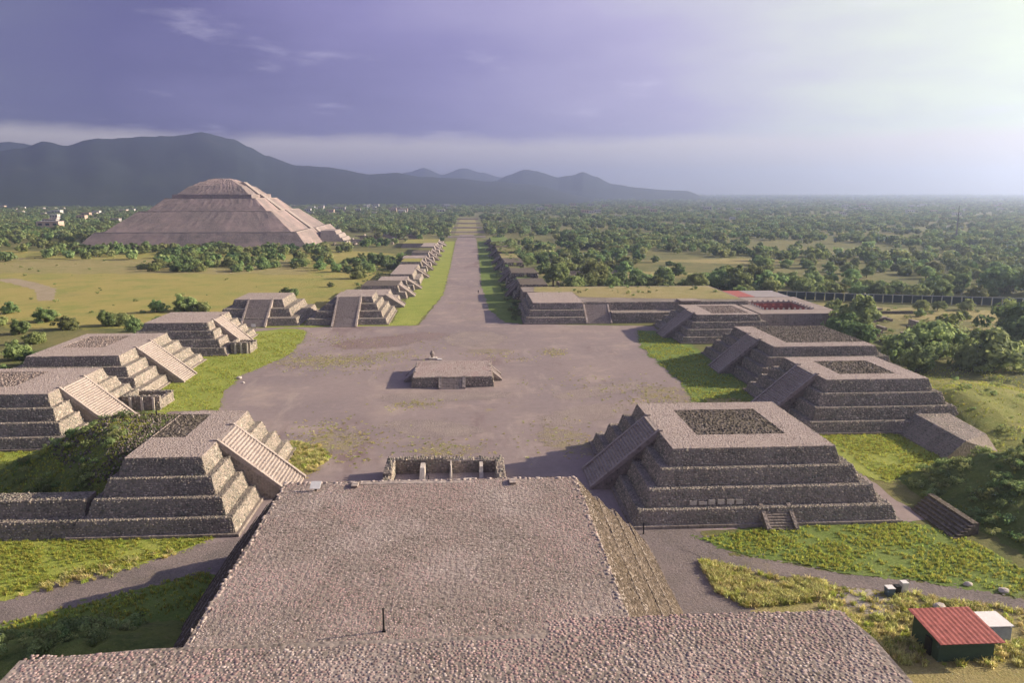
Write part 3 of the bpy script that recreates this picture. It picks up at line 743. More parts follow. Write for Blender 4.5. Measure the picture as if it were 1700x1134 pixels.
# ------------------------------------------------------------------ sun pyramid
SP = thing('great_pyramid', (-248, 826, 0), 'giant stepped pyramid rising on the left under the mountain', 'pyramid')
X0, X1, Y0, Y1 = -354, -147, 722, 930
lv = [(0, 0, 13, 12), (17, 12.8, 31.5, 41), (46, 31.3, 43.5, 60), (65, 43.3, 47.5, 65.5), (68, 47.3, 55.5, 78), (78, 55.3, 60, 87), (87, 59.8, 62.4, 93)]
sp_r = random.Random(5)
def ragged_frustum(k0, z0, z1, k1, n=40):
    """tier with slightly weathered faces"""
    V, F = [], []
    rows = 5
    for r_ in range(rows + 1):
        s = r_ / rows; k = k0 + (k1 - k0) * s; z = z0 + (z1 - z0) * s
        ring = []
        c = [(X0 + k, Y0 + k), (X1 - k, Y0 + k), (X1 - k, Y1 - k), (X0 + k, Y1 - k)]
        for q in range(4):
            a, b = c[q], c[(q + 1) % 4]
            for i in range(n):
                t = i / n
                V.append((a[0] + (b[0] - a[0]) * t + sp_r.uniform(-.12, .12), a[1] + (b[1] - a[1]) * t + sp_r.uniform(-.12, .12), z + sp_r.uniform(-.2, .2) * (1 if 0 < r_ else 0)))
    m = 4 * n
    for r_ in range(rows):
        for i in range(m):
            a = r_ * m + i; b = r_ * m + (i + 1) % m
            F.append((a, b, b + m, a + m))
    F.append(tuple(range(rows * m, rows * m + m)))
    return V, F
for k0, z0, z1, k1 in lv:
    v, f = ragged_frustum(k0, z0 - .4, z1, k1); part('tier', v, f, SUNP, SP)
for k_, z_ in ((12.2, 13.0), (41.2, 31.5), (60.2, 43.5)):
    kx0, kx1, ky0, ky1 = X0 + k_, X1 - k_, Y0 + k_, Y1 - k_
    part('kerb', *boxes([(kx0, kx1, ky0 - .3, ky0 + .9, z_ - .9, z_ + .35)]), STEPM, SP)
    part('kerb', *boxes([(kx1 - .9, kx1 + .3, ky0 + .9, ky1, z_ - .9, z_ + .35)]), STEPM, SP)
# low summit mound
v, f = frustum((X0 + 93, X1 - 93, Y0 + 95, Y1 - 95), (X0 + 97, X1 - 97, Y0 + 99, Y1 - 99), 62.2, 63.4); part('summit', v, f, SUNP, SP)
# west stairway in flights and the platform at its foot
for za, ka, zb, kb in ((0, -2, 13, 11), (13, 15, 31.5, 40), (31.5, 44, 47.5, 65), (47.5, 66, 59.5, 81)):
    V = [(X1 - ka, 820, za), (X1 - kb, 820, zb + .3), (X1 - kb - 3, 820, zb + .3), (X1 - ka - 6, 820, za), (X1 - ka, 832, za), (X1 - kb, 832, zb + .3), (X1 - kb - 3, 832, zb + .3), (X1 - ka - 6, 832, za)]
    o = part('stair_flight', V, [(0, 3, 2, 1), (4, 5, 6, 7), (0, 1, 5, 4), (1, 2, 6, 5), (2, 3, 7, 6), (3, 0, 4, 7)], STEPM, SP)
    bm = bmesh.new(); bm.from_mesh(o.data); bmesh.ops.recalc_face_normals(bm, faces=bm.faces); bm.to_mesh(o.data); bm.free()
for k in range(3):
    b = (-150, -126 - k * 4, 800 + k * 3, 850 - k * 3)
    v, f = frustum(b, (b[0], b[1] - 2, b[2] + 2, b[3] - 2), k * 3.6, k * 3.6 + 3.6); part('forebuilding_tier', v, f, FARW, SP)

# ------------------------------------------------------------------ platforms along the avenue
AG = 'ruined platforms lining the avenue'
left = [(-58, -31.5, 338, 362, 5.2, 338, 348), (-52, -29, 366, 392, 6.0, 372, 381), (-48, -27.5, 397, 420, 5.0, 402, 410), (-44, -26, 424, 486, 5.4, 455, 464),
        (-44, -25.5, 492, 520, 6.2, 500, 509), (-46, -24.5, 526, 552, 5.6, 534, 543), (-42, -24, 560, 590, 6.5, 570, 580), (-40, -23.5, 598, 628, 5.5, 606, 616), (-40, -23, 640, 690, 5.5, 655, 668), (-60, -23, 705, 770, 4.0, 725, 745)]
LN = ['nearest the plaza', 'second from the plaza', 'third from the plaza', 'with the long bare top', 'fifth from the plaza', 'sixth from the plaza', 'seventh from the plaza', 'eighth from the plaza', 'ninth from the plaza', 'farthest from the plaza']
for i, (x0, x1, y0, y1, hh, a0, a1) in enumerate(left):
    platform('avenue_platform', 'sunlit ruined platform left of the avenue, ' + LN[i], 'platform', (x0, x1, y0, y1), (x0 + 1.5, x1 - 4.5, y0 + 1.6, y1 - 1.6), hh, 2, AG, .8,
             stones='NES', batter=.3, prot=.15, plinth=False, far=i > 4, core=FARW, topmat=(None, RUBC, None, None, MEADOW, None, RUBC, GROUND, None, MEADOW)[i],
             stair=dict(kind='E', a0=a0, a1=a1, top=x1 - 4.5, bottom=x1 + 3.0, h=hh + .1, n=14, steps=i < 3))
right = [(21, 38, 354, 384, 7.5, 366, 375), (22.5, 34, 386, 412, 5.0, 396, 404), (20.5, 39, 415, 446, 6.6, 427, 436), (22, 33, 449, 478, 4.6, 460, 468), (20, 36, 482, 520, 6.2, 496, 506),
         (20, 36, 528, 570, 5.2, 543, 553), (19.5, 38, 580, 630, 5.8, 600, 612), (19.5, 36, 642, 700, 5.2, 665, 677), (19, 40, 715, 790, 4.6, 745, 760)]
RN = ['just behind the long low platform', 'second beyond the long platform', 'third beyond the long platform', 'fourth beyond the long platform', 'fifth beyond the long platform', 'sixth beyond the long platform', 'seventh beyond the long platform', 'eighth beyond the long platform', 'farthest beyond the long platform']
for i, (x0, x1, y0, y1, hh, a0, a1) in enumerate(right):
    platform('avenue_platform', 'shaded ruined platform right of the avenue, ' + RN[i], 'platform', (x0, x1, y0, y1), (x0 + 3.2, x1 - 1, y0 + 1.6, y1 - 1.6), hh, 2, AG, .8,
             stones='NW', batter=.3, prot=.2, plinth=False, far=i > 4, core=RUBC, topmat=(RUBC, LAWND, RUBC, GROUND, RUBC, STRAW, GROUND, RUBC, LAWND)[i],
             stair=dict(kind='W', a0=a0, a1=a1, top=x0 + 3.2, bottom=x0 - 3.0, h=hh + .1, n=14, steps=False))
for i, (y, hh) in enumerate(((860, 1.6), (960, 1.8), (1080, 2.0), (1230, 2.2), (1420, 2.4))):
    o = part('cross_wall', *frustum((-22, 20, y, y + 8), (-22, 20, y + 1.5, y + 7), 0, hh), FARW)
    tag(o, ['nearest', 'second', 'third', 'fourth', 'farthest'][i] + ' low stone wall crossing the far avenue', 'wall', 'low walls across the far avenue')

# ------------------------------------------------------------------ palace courtyard on the right
PC = thing('courtyard_palace', (124, 298, 0), 'flat-roofed palace with red-walled open courtyard behind right platforms', 'building')
ox0, ox1, oy0, oy1 = 113.5, 132.5, 286.5, 307.5
for q in ((108, 140, 276, oy0), (108, 140, oy1, 322), (108, ox0, oy0, oy1), (ox1, 140, oy0, oy1)):
    v, f = boxes([(*q, 0, 5.2)]); w = part('wing', v, f, FARW, PC)
    q2 = (q[0] - .0, q[1] + .0, q[2], q[3])
    v, f = boxes([(*inset(q2, .15), 5.2, 5.6)]); part('roof', v, f, PALEROOF, w)
for q in ((ox0, ox1, oy1 - .3, oy1 - .004), (ox0, ox0 + .3, oy0, oy1), (ox1 - .3, ox1, oy0, oy1)):
    v, f = boxes([(*q, .1, 5.1)]); part('red_wall', v, f, REDWALL, PC)
for i in range(6):
    x = ox0 + 1.2 + i * (ox1 - ox0 - 2.4) / 5
    v, f = boxes([(x - .5, x + .5, oy1 - 2.2, oy1 - 1.2, 0, 4.6)]); part('pillar', v, f, REDWALL, PC)
for i in range(9):
    for (x, y) in ((ox0 + .8 + i * (ox1 - ox0 - 1.6) / 8, oy0 - .3), (ox0 + .8 + i * (ox1 - ox0 - 1.6) / 8, oy1 + .3)):
        v, f = frustum((x - .45, x + .45, y - .3, y + .3), (x - .2, x + .2, y - .25, y + .25), 5.6, 6.3); part('merlon', v, f, PLASTER, PC)
for i in range(8):
    for x in (ox0 - .3, ox1 + .3):
        y = oy0 + 1 + i * (oy1 - oy0 - 2) / 7
        v, f = frustum((x - .3, x + .3, y - .45, y + .45), (x - .25, x + .25, y - .2, y + .2), 5.6, 6.3); part('merlon', v, f, PLASTER, PC)
HB = thing('red_roof_hall', (124, 338, 0), 'low hall with dull red flat roof behind the palace courtyard', 'building')
v, f = boxes([(110, 140, 328, 348, 0, 4.6)]); part('wall', v, f, FARW, HB)
v, f = boxes([(109.4, 125, 327.4, 348.6, 4.6, 5.0)]); part('roof', v, f, REDWALL, HB)
v, f = boxes([(125.1, 140.6, 327.4, 348.6, 4.6, 4.95)]); part('roof', v, f, ROOFG, HB)
for i in range(5):
    v, f = boxes([(112 + i * 5.4, 114.4 + i * 5.4, 327.9, 327.996, 0, 2.6)]); part('doorway', v, f, PANE, HB)
# low ruined walls round the palace
RW = thing('ruined_walls', (155, 290, 0), 'maze of low dark ruin walls right of the palace courtyard', 'ruin')
for i in range(56):
    x = rd.uniform(108, 172); y = rd.uniform(236, 330)
    if (107 < x < 142 and y > 274) or (x < 120 and y < 240): continue
    w, d = (rd.uniform(6, 16), rd.uniform(.8, 1.5)) if i % 2 else (rd.uniform(.8, 1.5), rd.uniform(6, 14))
    v, f = boxes([(x, x + w, y, y + d, 0, rd.uniform(.8, 2.2))]); part('wall', v, f, FARW if i % 3 else RUBC, RW)

for (x0, x1, y0, y1, n_, lab, at_) in ((-138, -46, 735, 905, 46, 'excavated low walls between the giant pyramid and the avenue', (-90, 820)), (44, 84, 395, 640, 34, 'excavated low walls behind the shaded avenue platforms', (60, 500))):
    ew = thing('excavated_walls', (*at_, 0), lab, 'ruin')
    for i in range(n_):
        x = rd.uniform(x0, x1); y = rd.uniform(y0, y1)
        w, d = (rd.uniform(6, 18), rd.uniform(1.0, 2.2)) if i % 3 else (rd.uniform(1, 2), rd.uniform(6, 14))
        part('wall', *frustum((x, x + w, y, y + d), (x + .2, x + w - .2, y + .3, y + d - .2), 0, rd.uniform(.8, 2.6)), FARW if i % 2 else RUBC, ew)

# ------------------------------------------------------------------ fence with dark panels
FN = thing('panel_fence', (190, 340, 0), 'long dark panelled fence with pale posts beyond the palace', 'fence')
path = [(146.7, 355.5), (178, 343.5), (245, 324.5), (300, 311)]
pts = []
for a, b in zip(path[:-1], path[1:]):
    L = math.dist(a, b); m = int(L / 3.9)
    pts += [(a[0] + (b[0] - a[0]) * k / m, a[1] + (b[1] - a[1]) * k / m) for k in range(m)]
pts.append(path[-1])
pm = bpy.data.meshes.new('post'); pm.from_pydata(*[x if i != 1 else [] for i, x in enumerate((boxes([(-.16, .16, -.16, .16, 0, 4.0)])[0], 0, boxes([(0, 1, 0, 1, 0, 1)])[1]))]); pm.materials.append(POSTM)
pn = bpy.data.meshes.new('panel'); pn.from_pydata(boxes([(.18, 3.68, -.05, .05, .15, 3.6)])[0], [], boxes([(0, 1, 0, 1, 0, 1)])[1]); pn.materials.append(TEAL)
pr = bpy.data.meshes.new('top_rail'); pr.from_pydata(boxes([(0, 3.86, -.14, .14, 3.62, 3.86)])[0], [], boxes([(0, 1, 0, 1, 0, 1)])[1]); pr.materials.append(POSTM)
for p, q in zip(pts[:-1], pts[1:]):
    ang = math.atan2(q[1] - p[1], q[0] - p[0])
    for nm, me in (('post', pm), ('panel', pn), ('top_rail', pr)):
        o = link(nm, me, None, FN); o.location = Vector((p[0], p[1], 0)) - OFF[FN]; o.rotation_euler = (0, 0, ang)

# ------------------------------------------------------------------ banks and mounds
def h_l1(x, y):       # earth and rubble falling away behind the near left platform
    xl = -52.6 - 11.5 * sst(116, 139, y)                  # left edge of the level top
    d = max(0, xl - x)
    h = 10.0 * (1 - sst(0, 23, d) * .55 - .45 * min(1, d / 23))
    h *= sst(110.5, 121 + max(0, -58 - x) * .3, y) * (1 - sst(140, 154, y))
    if x < -57 and y < 118: h = max(h, 2.6 * sst(109.8, 112.2, y))
    return (h if x < -50 else h - (x + 50) * 3) - .3
bank('rubble_bank', -92, -49, 107, 155, h_l1, BANK, 80, 80, seed=3)
rbk = Stones()
for j in range(22):
    y0 = 117 + j * 1.05
    for i in range(20):
        x1 = -52.8 - i * 1.3
        if x1 < -60 - 15 * sst(114, 139, y0): continue
        q = [(x1 - 1.3, y0), (x1, y0), (x1, y0 + 1.05), (x1 - 1.3, y0 + 1.05)]
        rbk.quad(*[(a_, b_, h_l1(a_, b_) + .12) for a_, b_ in q], size=.45, prot=.2, jit=.35, aspect=1.1, drop=.12 if x1 > -57 - 12 * sst(116, 139, y0) else .55)
rbk.build('bank_rubble', RUBB, None)
def h_r(x, y):        # overgrown mound right of the near right platform
    dx = sst(72.5, 92, x); dy = sst(86, 117, y) * (1 - sst(120, 132, y - max(0, x - 95) * .15))
    return 6.8 * dx * dy - .3
bank('overgrown_mound', 70, 150, 80, 165, h_r, BANK, 90, 90, seed=4, amp=.6)
def h_fl(x, y): return 9 * (1 - sst(-34, -62, -abs(x + 36) - 34) if False else 1) * sst(-70, -40, x) * (1 - sst(66, 88, y)) - .3
bank('dark_bank', -75, -27, 44, 92, h_fl, BANK, 60, 60, seed=5, amp=.6)
def h_r2(x, y): return 5.0 * math.exp(-((x - 122) / 16) ** 2 - ((y - 168) / 20) ** 2) + 4.0 * math.exp(-((x - 108) / 9) ** 2 - ((y - 160) / 14) ** 2) - .35
RISE = ground_mat('rough_grass', (.24, .26, .07), (.33, .30, .10), (.18, .22, .055), (.38, .34, .14), 3.0, soilf=.3)
bank('grassy_rise', 95, 175, 120, 215, h_r2, RISE, 70, 70, seed=6, amp=.4)
# sloping wall with pale flat top between the second platform and the mound
RWL = thing('sloping_wall', (95, 145, 0), 'dark sloping stone wall with grey flat top right of second platform', 'wall')
V = [(89.4, 134, 0), (90.8, 155.5, 0), (104, 157, 0), (103, 138, 0), (93.8, 134.6, 3.6), (94.8, 156, 3.6), (102.5, 156.5, 3.6), (100.5, 138.5, 3.6)]
part('wall', V, [(3, 2, 1, 0), (4, 7, 6, 5), (0, 1, 5, 4), (1, 2, 6, 5), (2, 3, 7, 6), (3, 0, 4, 7)], CORE, RWL)
ws = Stones(); ws.quad((90.8, 155.5, 0), (89.4, 134, 0), (93.8, 134.6, 3.6), (94.8, 156, 3.6), size=.5, prot=.12, tone=(0, .5)); ws.quad((93.8, 134.6, 3.6), (100.5, 138.5, 3.6), (102.5, 156.5, 3.6), (94.8, 156, 3.6), size=.5, prot=.05, tone=(.3, 1))
ws.build('facing_stones', WALL, RWL)
# little stone terrace steps at the foot of the mound
TS = thing('terrace_steps', (72, 107, 0), 'narrow flight of dark stone terrace steps at mound foot', 'steps')
for k in range(6):
    v, f = boxes([(70.4 + k * .75, 71.4 + k * .75, 101.2 + k * .3, 112.2 + k * .4, 0, .28 + k * .30)]); part('step', v, f, RUBC, TS)

# ------------------------------------------------------------------ mountains
def px_az(px): return math.atan((px - 850) / 1280) + math.radians(3.28)
def px_el(py): return (318 - py) / 1280 * .985
def mountain(name, prof, R, depth, label, seed, nz=26):
    """ridge whose skyline height changes with bearing; real slopes on both sides"""
    pr_ = [(px_az(a), max(5, 50 + R * math.tan(px_el(b)))) for a, b in prof]
    az0, az1 = pr_[0][0], pr_[-1][0]; na = 220
    r = random.Random(seed); ph = [(r.uniform(0, 9), r.uniform(0, 9)) for _ in range(6)]
    def nse(a, d):
        s = 0
        for k in range(6):
            f = 14 * 1.9 ** k
            s += math.sin(a * f + ph[k][0] + 1.7 * math.sin(d * 5 * 1.6 ** k + ph[k][1])) / 1.75 ** k
        return s
    V, F = [], []
    for i in range(na + 1):
        a = az0 + (az1 - az0) * i / na
        for q in range(len(pr_) - 1):
            if pr_[q][0] <= a <= pr_[q + 1][0] + 1e-9: break
        t = (a - pr_[q][0]) / (pr_[q + 1][0] - pr_[q][0] + 1e-9); t = t * t * (3 - 2 * t) * .6 + t * .4
        hp = pr_[q][1] + (pr_[q + 1][1] - pr_[q][1]) * t
        hp *= sst(0, .06, i / na) * (1 - sst(.88, 1, i / na))
        for j in range(nz + 1):
            s = j / nz * 2 - 1                       # -1 near foot .. 0 crest .. 1 far foot
            g = max(0, 1 - abs(s)) ** 1.15
            z = hp * g * (1 + (.10 * nse(a * 1.5, s) * (1 - g) * 1.4 if g < .98 else 0)) + hp * .012 * nse(a * 6, s) * g - 4 * (1 - g)
            d = R + depth * s
            V.append((d * math.sin(a), d * math.cos(a), z))
    m = nz + 1
    for i in range(na):
        for j in range(nz):
            k = i * m + j; F.append((k, k + 1, k + m + 1, k + m))
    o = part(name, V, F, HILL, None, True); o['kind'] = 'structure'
    return o
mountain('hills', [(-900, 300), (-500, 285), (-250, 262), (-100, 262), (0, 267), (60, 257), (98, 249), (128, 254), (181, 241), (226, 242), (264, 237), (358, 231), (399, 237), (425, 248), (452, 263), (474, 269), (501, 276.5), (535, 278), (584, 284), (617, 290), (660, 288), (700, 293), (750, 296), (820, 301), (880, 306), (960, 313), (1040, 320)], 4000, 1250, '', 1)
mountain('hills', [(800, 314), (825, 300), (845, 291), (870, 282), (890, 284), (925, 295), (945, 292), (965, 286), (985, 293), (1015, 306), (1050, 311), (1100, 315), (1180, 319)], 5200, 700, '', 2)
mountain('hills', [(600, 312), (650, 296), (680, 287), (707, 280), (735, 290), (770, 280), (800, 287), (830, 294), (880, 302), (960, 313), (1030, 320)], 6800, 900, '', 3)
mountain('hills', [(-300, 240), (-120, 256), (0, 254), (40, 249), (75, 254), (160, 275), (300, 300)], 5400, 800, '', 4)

# ------------------------------------------------------------------ vegetation
def leaf_cloud(centers, radii, per, size, seed, flat=.75, updroop=.35):
    r = np.random.default_rng(seed)
    VV, TT = [], []
    C0 = np.mean(np.array(centers), 0)
    for c, rad in zip(centers, radii):
        c = np.array(c)
        d = r.normal(size=(per, 3)); d /= np.linalg.norm(d, axis=1)[:, None]
        p = c + d * (rad * r.uniform(.55, 1.05, per))[:, None] * np.array([1, 1, flat])
        nrm = d + r.normal(0, .4, (per, 3)) + .6 * (c - C0) / (np.linalg.norm(c - C0) + .1) + np.array([0, 0, .3]); nrm /= np.linalg.norm(nrm, axis=1)[:, None]
        t = np.cross(nrm, r.normal(size=(per, 3))); t /= np.linalg.norm(t, axis=1)[:, None] + 1e-9
        b = np.cross(nrm, t)
        s = (size * r.uniform(.55, 1.25, per))[:, None]; w = s * r.uniform(.55, .9, per)[:, None]
        q = np.stack([p - t * s, p - b * w, p + t * s, p + b * w * .9], 1)
        VV.append(q.reshape(-1, 3)); TT.append(np.clip(r.normal(.5, .2) + r.normal(0, .22, per), 0, 1))
    V = np.concatenate(VV); F = np.arange(len(V)).reshape(-1, 4)
    return V, F, np.concatenate(TT)

def tree_proto(seed, H_=7.0, W=4.5, nclump=58, per=56, leaf=.36, low=.1, trunk=True):
    r = random.Random(seed)
    cs, rs = [], []
    k = r.randint(3, 5)
    lobes = [(r.uniform(-.5, .5) * W, r.uniform(-.5, .5) * W, H_ * r.uniform(.28, .58), W * r.uniform(.45, .68)) for _ in range(k)] + [(0, 0, H_ * .42, W * .72)]
    for i in range(nclump):
        lx, ly, lz, lr = lobes[i % len(lobes)]
        u = r.uniform(-.85, 1); th = r.uniform(0, 6.283); q = math.sqrt(max(0, 1 - u * u)); rr = lr * r.uniform(.6, 1.0)
        z = lz + u * rr * .8
        cs.append((lx + q * math.cos(th) * rr, ly + q * math.sin(th) * rr, max(H_ * r.uniform(.07, .2), z)))
        rs.append(W * r.uniform(.15, .29))
    V, F, T = leaf_cloud(cs, rs, per, leaf, seed)
    crown = np_mesh('crown', V, F, T)
    tm = None
    if trunk:
        tv, tf = [], []
        def limb(a, b, r0, r1, n=6):
            a, b = Vector(a), Vector(b); d = (b - a).normalized(); x = d.orthogonal().normalized(); y = d.cross(x); s = len(tv)
            for p, rad in ((a, r0), ((a + b) / 2 + x * r0 * .6, (r0 + r1) / 2), (b, r1)):
                for i in range(n):
                    t = 6.283 * i / n; tv.append(p + x * math.cos(t) * rad + y * math.sin(t) * rad)
            for k2 in range(2):
                for i in range(n):
                    A = s + k2 * n + i; B = s + k2 * n + (i + 1) % n; tf.append((A, B, B + n, A + n))
        limb((0, 0, -.9), (.15, .1, H_ * .33), .32, .22)
        for lx, ly, lz, lr in lobes: limb((.15, .1, H_ * .3), (lx * .8, ly * .8, lz), .17, .05)
        tm = bpy.data.meshes.new('trunk'); tm.from_pydata([tuple(v) for v in tv], [], tf); tm.update()
    return crown, tm

PROT = [tree_proto(s, H_=h, W=w) for s, h, w in ((1, 7.0, 4.6), (2, 6.4, 4.2), (3, 8.0, 4.8), (4, 5.6, 4.4), (5, 7.4, 4.0), (6, 6.0, 5.0))]
CROWNM = {}
TRUNK = []
for i, (c, t) in enumerate(PROT):
    for k, m in enumerate((LEAF, LEAFD, LEAFY)):
        cc = c if k == 0 else c.copy()
        cc.materials.append(m); CROWNM[i, k] = cc
    t.materials.append(BARK); TRUNK.append(t)

def tree(x, y, s, label, group=None, kind=None, pick=None, z=0.0, name='tree', cat='tree', wide=1.0):
    i = rd.randrange(6) if pick is None else pick
    k = rd.choices((0, 1, 2), (5, 3, 2))[0] if kind is None else kind
    z -= s * rd.uniform(.3, .9)
    o = thing(name, (x, y, z), label, cat, group)
    o.rotation_euler = (0, 0, rd.uniform(0, 6.28)); o.scale = (s * wide, s * wide, s * rd.uniform(.9, 1.12))
    c = bpy.data.objects.new('crown', CROWNM[i, k]); c.parent = o; col.objects.link(c)
    t = bpy.data.objects.new('trunk', TRUNK[i]); t.parent = o; col.objects.link(t)
    return o

# trees one can point at
near = [(-164.8, 306.6, 1.05, 0, 'round tree alone in the left meadow near the photo edge'),
        (-148, 290, .85, 2, 'pale bushy tree in front of the lone meadow tree'), (-137, 297, .95, 2, 'pale rounded tree between the lone meadow tree and the big dark tree'),
        (-131, 300, .9, 2, 'smaller pale tree left of the big dark spreading tree'),
        (-120.8, 331.8, 1.25, 1, 'big dark spreading tree behind the left platforms'), (-112, 329, .9, 0, 'greener half of the clump beside the big dark tree'), (-131, 330, .85, 1, 'dark low tree at left flank of the big spreading tree'),
        (-85.5, 378, .8, 1, 'small dark tree right behind the platform with dark stairway'), (-89, 381, .6, 1, 'low dark bush tree left of the small dark tree'),
        (-64.3, 456.6, 1.1, 1, 'lone dark round tree casting long meadow shadow'), (-73, 414, .45, 1, 'tiny dark bush tree alone in the meadow left of the avenue'),
        (-112, 287, .8, 2, 'leafy pale tree directly behind the corner platform'), (-118, 276, .7, 2, 'pale shrub-like tree behind the corner platform, left of the leafy pale tree'),
        (130.8, 258, 1.0, 2, 'rounded pale green tree beside the third right platform'), (140, 266, 1.35, 1, 'large dark tree behind the rounded pale tree'), (128, 240, .8, 0, 'low green tree at the corner of third right platform'),
        (134, 219, 1.15, 1, 'dense dark tree right of the second right platform'), (143, 226, 1.3, 0, 'broad green tree behind the dense dark tree'), (153, 236, 1.45, 0, 'tall broad tree in the right clump by the ruins'), (126, 205, .8, 0, 'low bushy tree touching the second right platform'),
        (150.1, 207, 1.5, 0, 'large round tree standing alone at right on green grass'), (186, 243, 1.7, 0, 'big leafy tree cut by the right photo edge'), (178, 226, 1.0, 1, 'dark tree under the big tree at right photo edge'), (196, 262, 1.3, 0, 'leafy tree behind the big tree at right edge'),
        (147, 393, 1.7, 1, 'tall dark tree group leader left of the panelled fence'), (139, 390, 1.5, 1, 'dark tree touching the tall dark leader on its left'), (157, 389, 1.5, 0, 'green tree touching the tall dark leader on its right'), (132, 396, 1.3, 1, 'dark tree at left end of the tall clump by fence'),
        (168, 372, 1.3, 0, 'green tree just behind the near end of the fence'), (212, 352, 1.25, 0, 'round tree behind the middle of the fence'), (262, 366, 2.0, 1, 'massive dark tree behind the fence at right'), (276, 362, 1.9, 1, 'massive dark tree at the far right behind the fence'), (238, 345, 1.0, 2, 'small pale round tree in front of the massive dark trees'), (228, 356, 1.3, 0, 'mid green tree left of the massive dark trees'),
        (60, 386, 1.3, 0, 'green tree behind the straw terrace, left of the row'), (52, 378, 1.1, 2, 'pale round tree at the left end of the terrace row'), (72, 376, 1.0, 2, 'pale small tree in the middle of the terrace row'), (84, 380, 1.1, 0, 'green tree right of the middle in the terrace row'), (97, 382, 1.0, 0, 'low green tree near right end of the terrace row'), (112, 378, 1.1, 1, 'dark tree at the right end of the terrace row'),
        (66, 400, 1.5, 1, 'tall dark tree behind the terrace row'), (46, 410, 1.2, 0, 'loose tree behind the left end of terrace row')]
for x, y, s, k, lab in near: tree(x, y, s * (1.75 if x > 120 and y < 280 else 1.55 if x > 40 and y > 370 else 1.22), lab, 'trees standing by the monuments', k)
for x, y, s, k, lab in [(-128, 228, .95, 0, 'leafy tree at left photo edge behind the platforms'), (-137, 236, 1.05, 1, 'dark leafy tree at left photo edge, behind its neighbour'), (-124, 206, .8, 1, 'dark shrub tree beside the third left platform'), (-131, 214, .9, 0, 'green shrub tree at the photo edge beside third left platform'),
                        (-191, 331, .9, 0, 'small tree at left photo edge in the meadow'), (-178, 300, .7, 1, 'dark bush tree at left photo edge below meadow'), (-146, 262, .9, 1, 'dark bush tree above the third left platform'), (-160, 280, 1.0, 0, 'green bush tree at left edge above the platforms'), (-124, 243, .75, 2, 'pale bush tree behind the wide left platform')]:
    tree(x, y, s, lab, 'trees standing by the monuments', k)

# houses of the towns on the plain
HOUSES = []
def house(x, y, w, d, hh, m, rm, label, group):
    HOUSES.append((x, y, w))
    t = thing('house', (x, y, 0), label, 'house', group)
    part('wall', *boxes([(x - w / 2, x + w / 2, y - d / 2, y + d / 2, 0, hh)]), m, t)
    part('roof', *boxes([(x - w / 2 - .3, x + w / 2 + .3, y - d / 2 - .3, y + d / 2 + .3, hh, hh + .5)]), rm, t)
    for k in range(3):
        xx = x - w / 2 + w * (k + .5) / 3
        part('window', *boxes([(xx - w * .09, xx + w * .09, y - d / 2 - .08, y - d / 2 - .004, hh * .4, hh * .75)]), PANE, t)
house(-588, 1136, 30, 16, 9, HOUSEP, ROOFG, 'peach two-storey house among trees left of the giant pyramid', None)
hr = random.Random(9)
def town(n, x0, x1, y0, y1, label, group):
    for _ in range(n):
        y = hr.uniform(y0, y1); x = hr.uniform(x0, x1) * y; s = hr.uniform(.5, 1.05) * (1 + y / 4500)
        house(x, y, 13 * s, 10 * s, (4.0 + 3.0 * hr.random()) * s, hr.choice((HOUSEW, HOUSEW, HOUSEW, HOUSEG, HOUSEP)), hr.choice((ROOFG, HOUSEW, ROOFR)), label, group)
town(42, -.62, -.34, 1250, 2600, 'small pale house in the town left of the giant pyramid', 'houses of the left town')
town(46, -.24, -.02, 1800, 2700, 'small pale house in the town beyond the giant pyramid', 'houses of the middle town')
town(46, .05, .72, 1400, 3000, 'small pale house among the trees of the right plain', 'houses on the right plain')


for i in range(26):
    x, y = rd.uniform(150, 262), rd.uniform(205, 318)
    if x / y > .86 or (x > 150 and math.dist((x, y), (150, 207)) < 16): continue
    tree(x, y, rd.uniform(.55, 1.15), 'scattered tree on the straw ground before the panelled fence', 'trees scattered before the panelled fence')
for i in range(14):
    x, y = rd.uniform(96, 146), rd.uniform(96, 150)
    if h_r(x, y) < 4: continue
    tree(x, y, rd.uniform(.35, .6), 'dark leafy bush growing on the overgrown mound', 'bushes on the overgrown mound', 1, z=h_r(x, y), name='bush', cat='bush')
# woodland: candidate positions by density, nearest ones individual trees, the rest one mass
def dens(x, y):
    if y < 300: return 0
    if -21 < x < (42 if y < 560 else 24) and y < 1600: return 0
    if -60 < x <= -20 and y < 500: return 0
    if -42 < x <= -20 and y < 800: return .25 if x < -38 else 0
    if X0 - 25 < x < X1 + 45 and Y0 - 22 < y < Y1 + 25: return 0
    if -142 < x < -44 and 728 < y < 910: return .12
    if x > 0:
        if x < 116 and y < 372: return 0
        if y < 358 + max(0, (200 - x)) * .1 and x > 116: return 0
        if x < 150 and 430 < y < 470: return .25
        v = math.sin(x * .021 + 1) * math.sin(y * .013 + x * .006) + .6 * math.sin(x * .045 + y * .024 + 2) * math.sin(y * .03 - x * .02)
        return max(.04, .48 + .75 * v) if y < 900 else max(.08, .52 + .65 * v)
    # left side
    if y < 478: return 0
    if 478 <= y < 715:
        band = math.exp(-((y - 540) / 38) ** 2) if -215 < x < -32 else 0
        band = max(band, .9 * math.exp(-((y - 655) / 35) ** 2) if -330 < x < -100 else 0)
        if x < -330: band = .12
        return 1.1 * band
    if x < X0 - 20: return .85 if y > 860 else .2
    if y < 980: return .35 if x > X1 + 45 else .8
    v = math.sin(x * .011 + 2) * math.sin(y * .009 + x * .004)
    return .75 + .4 * v
cand = []
tries = 0
gr = random.Random(77)
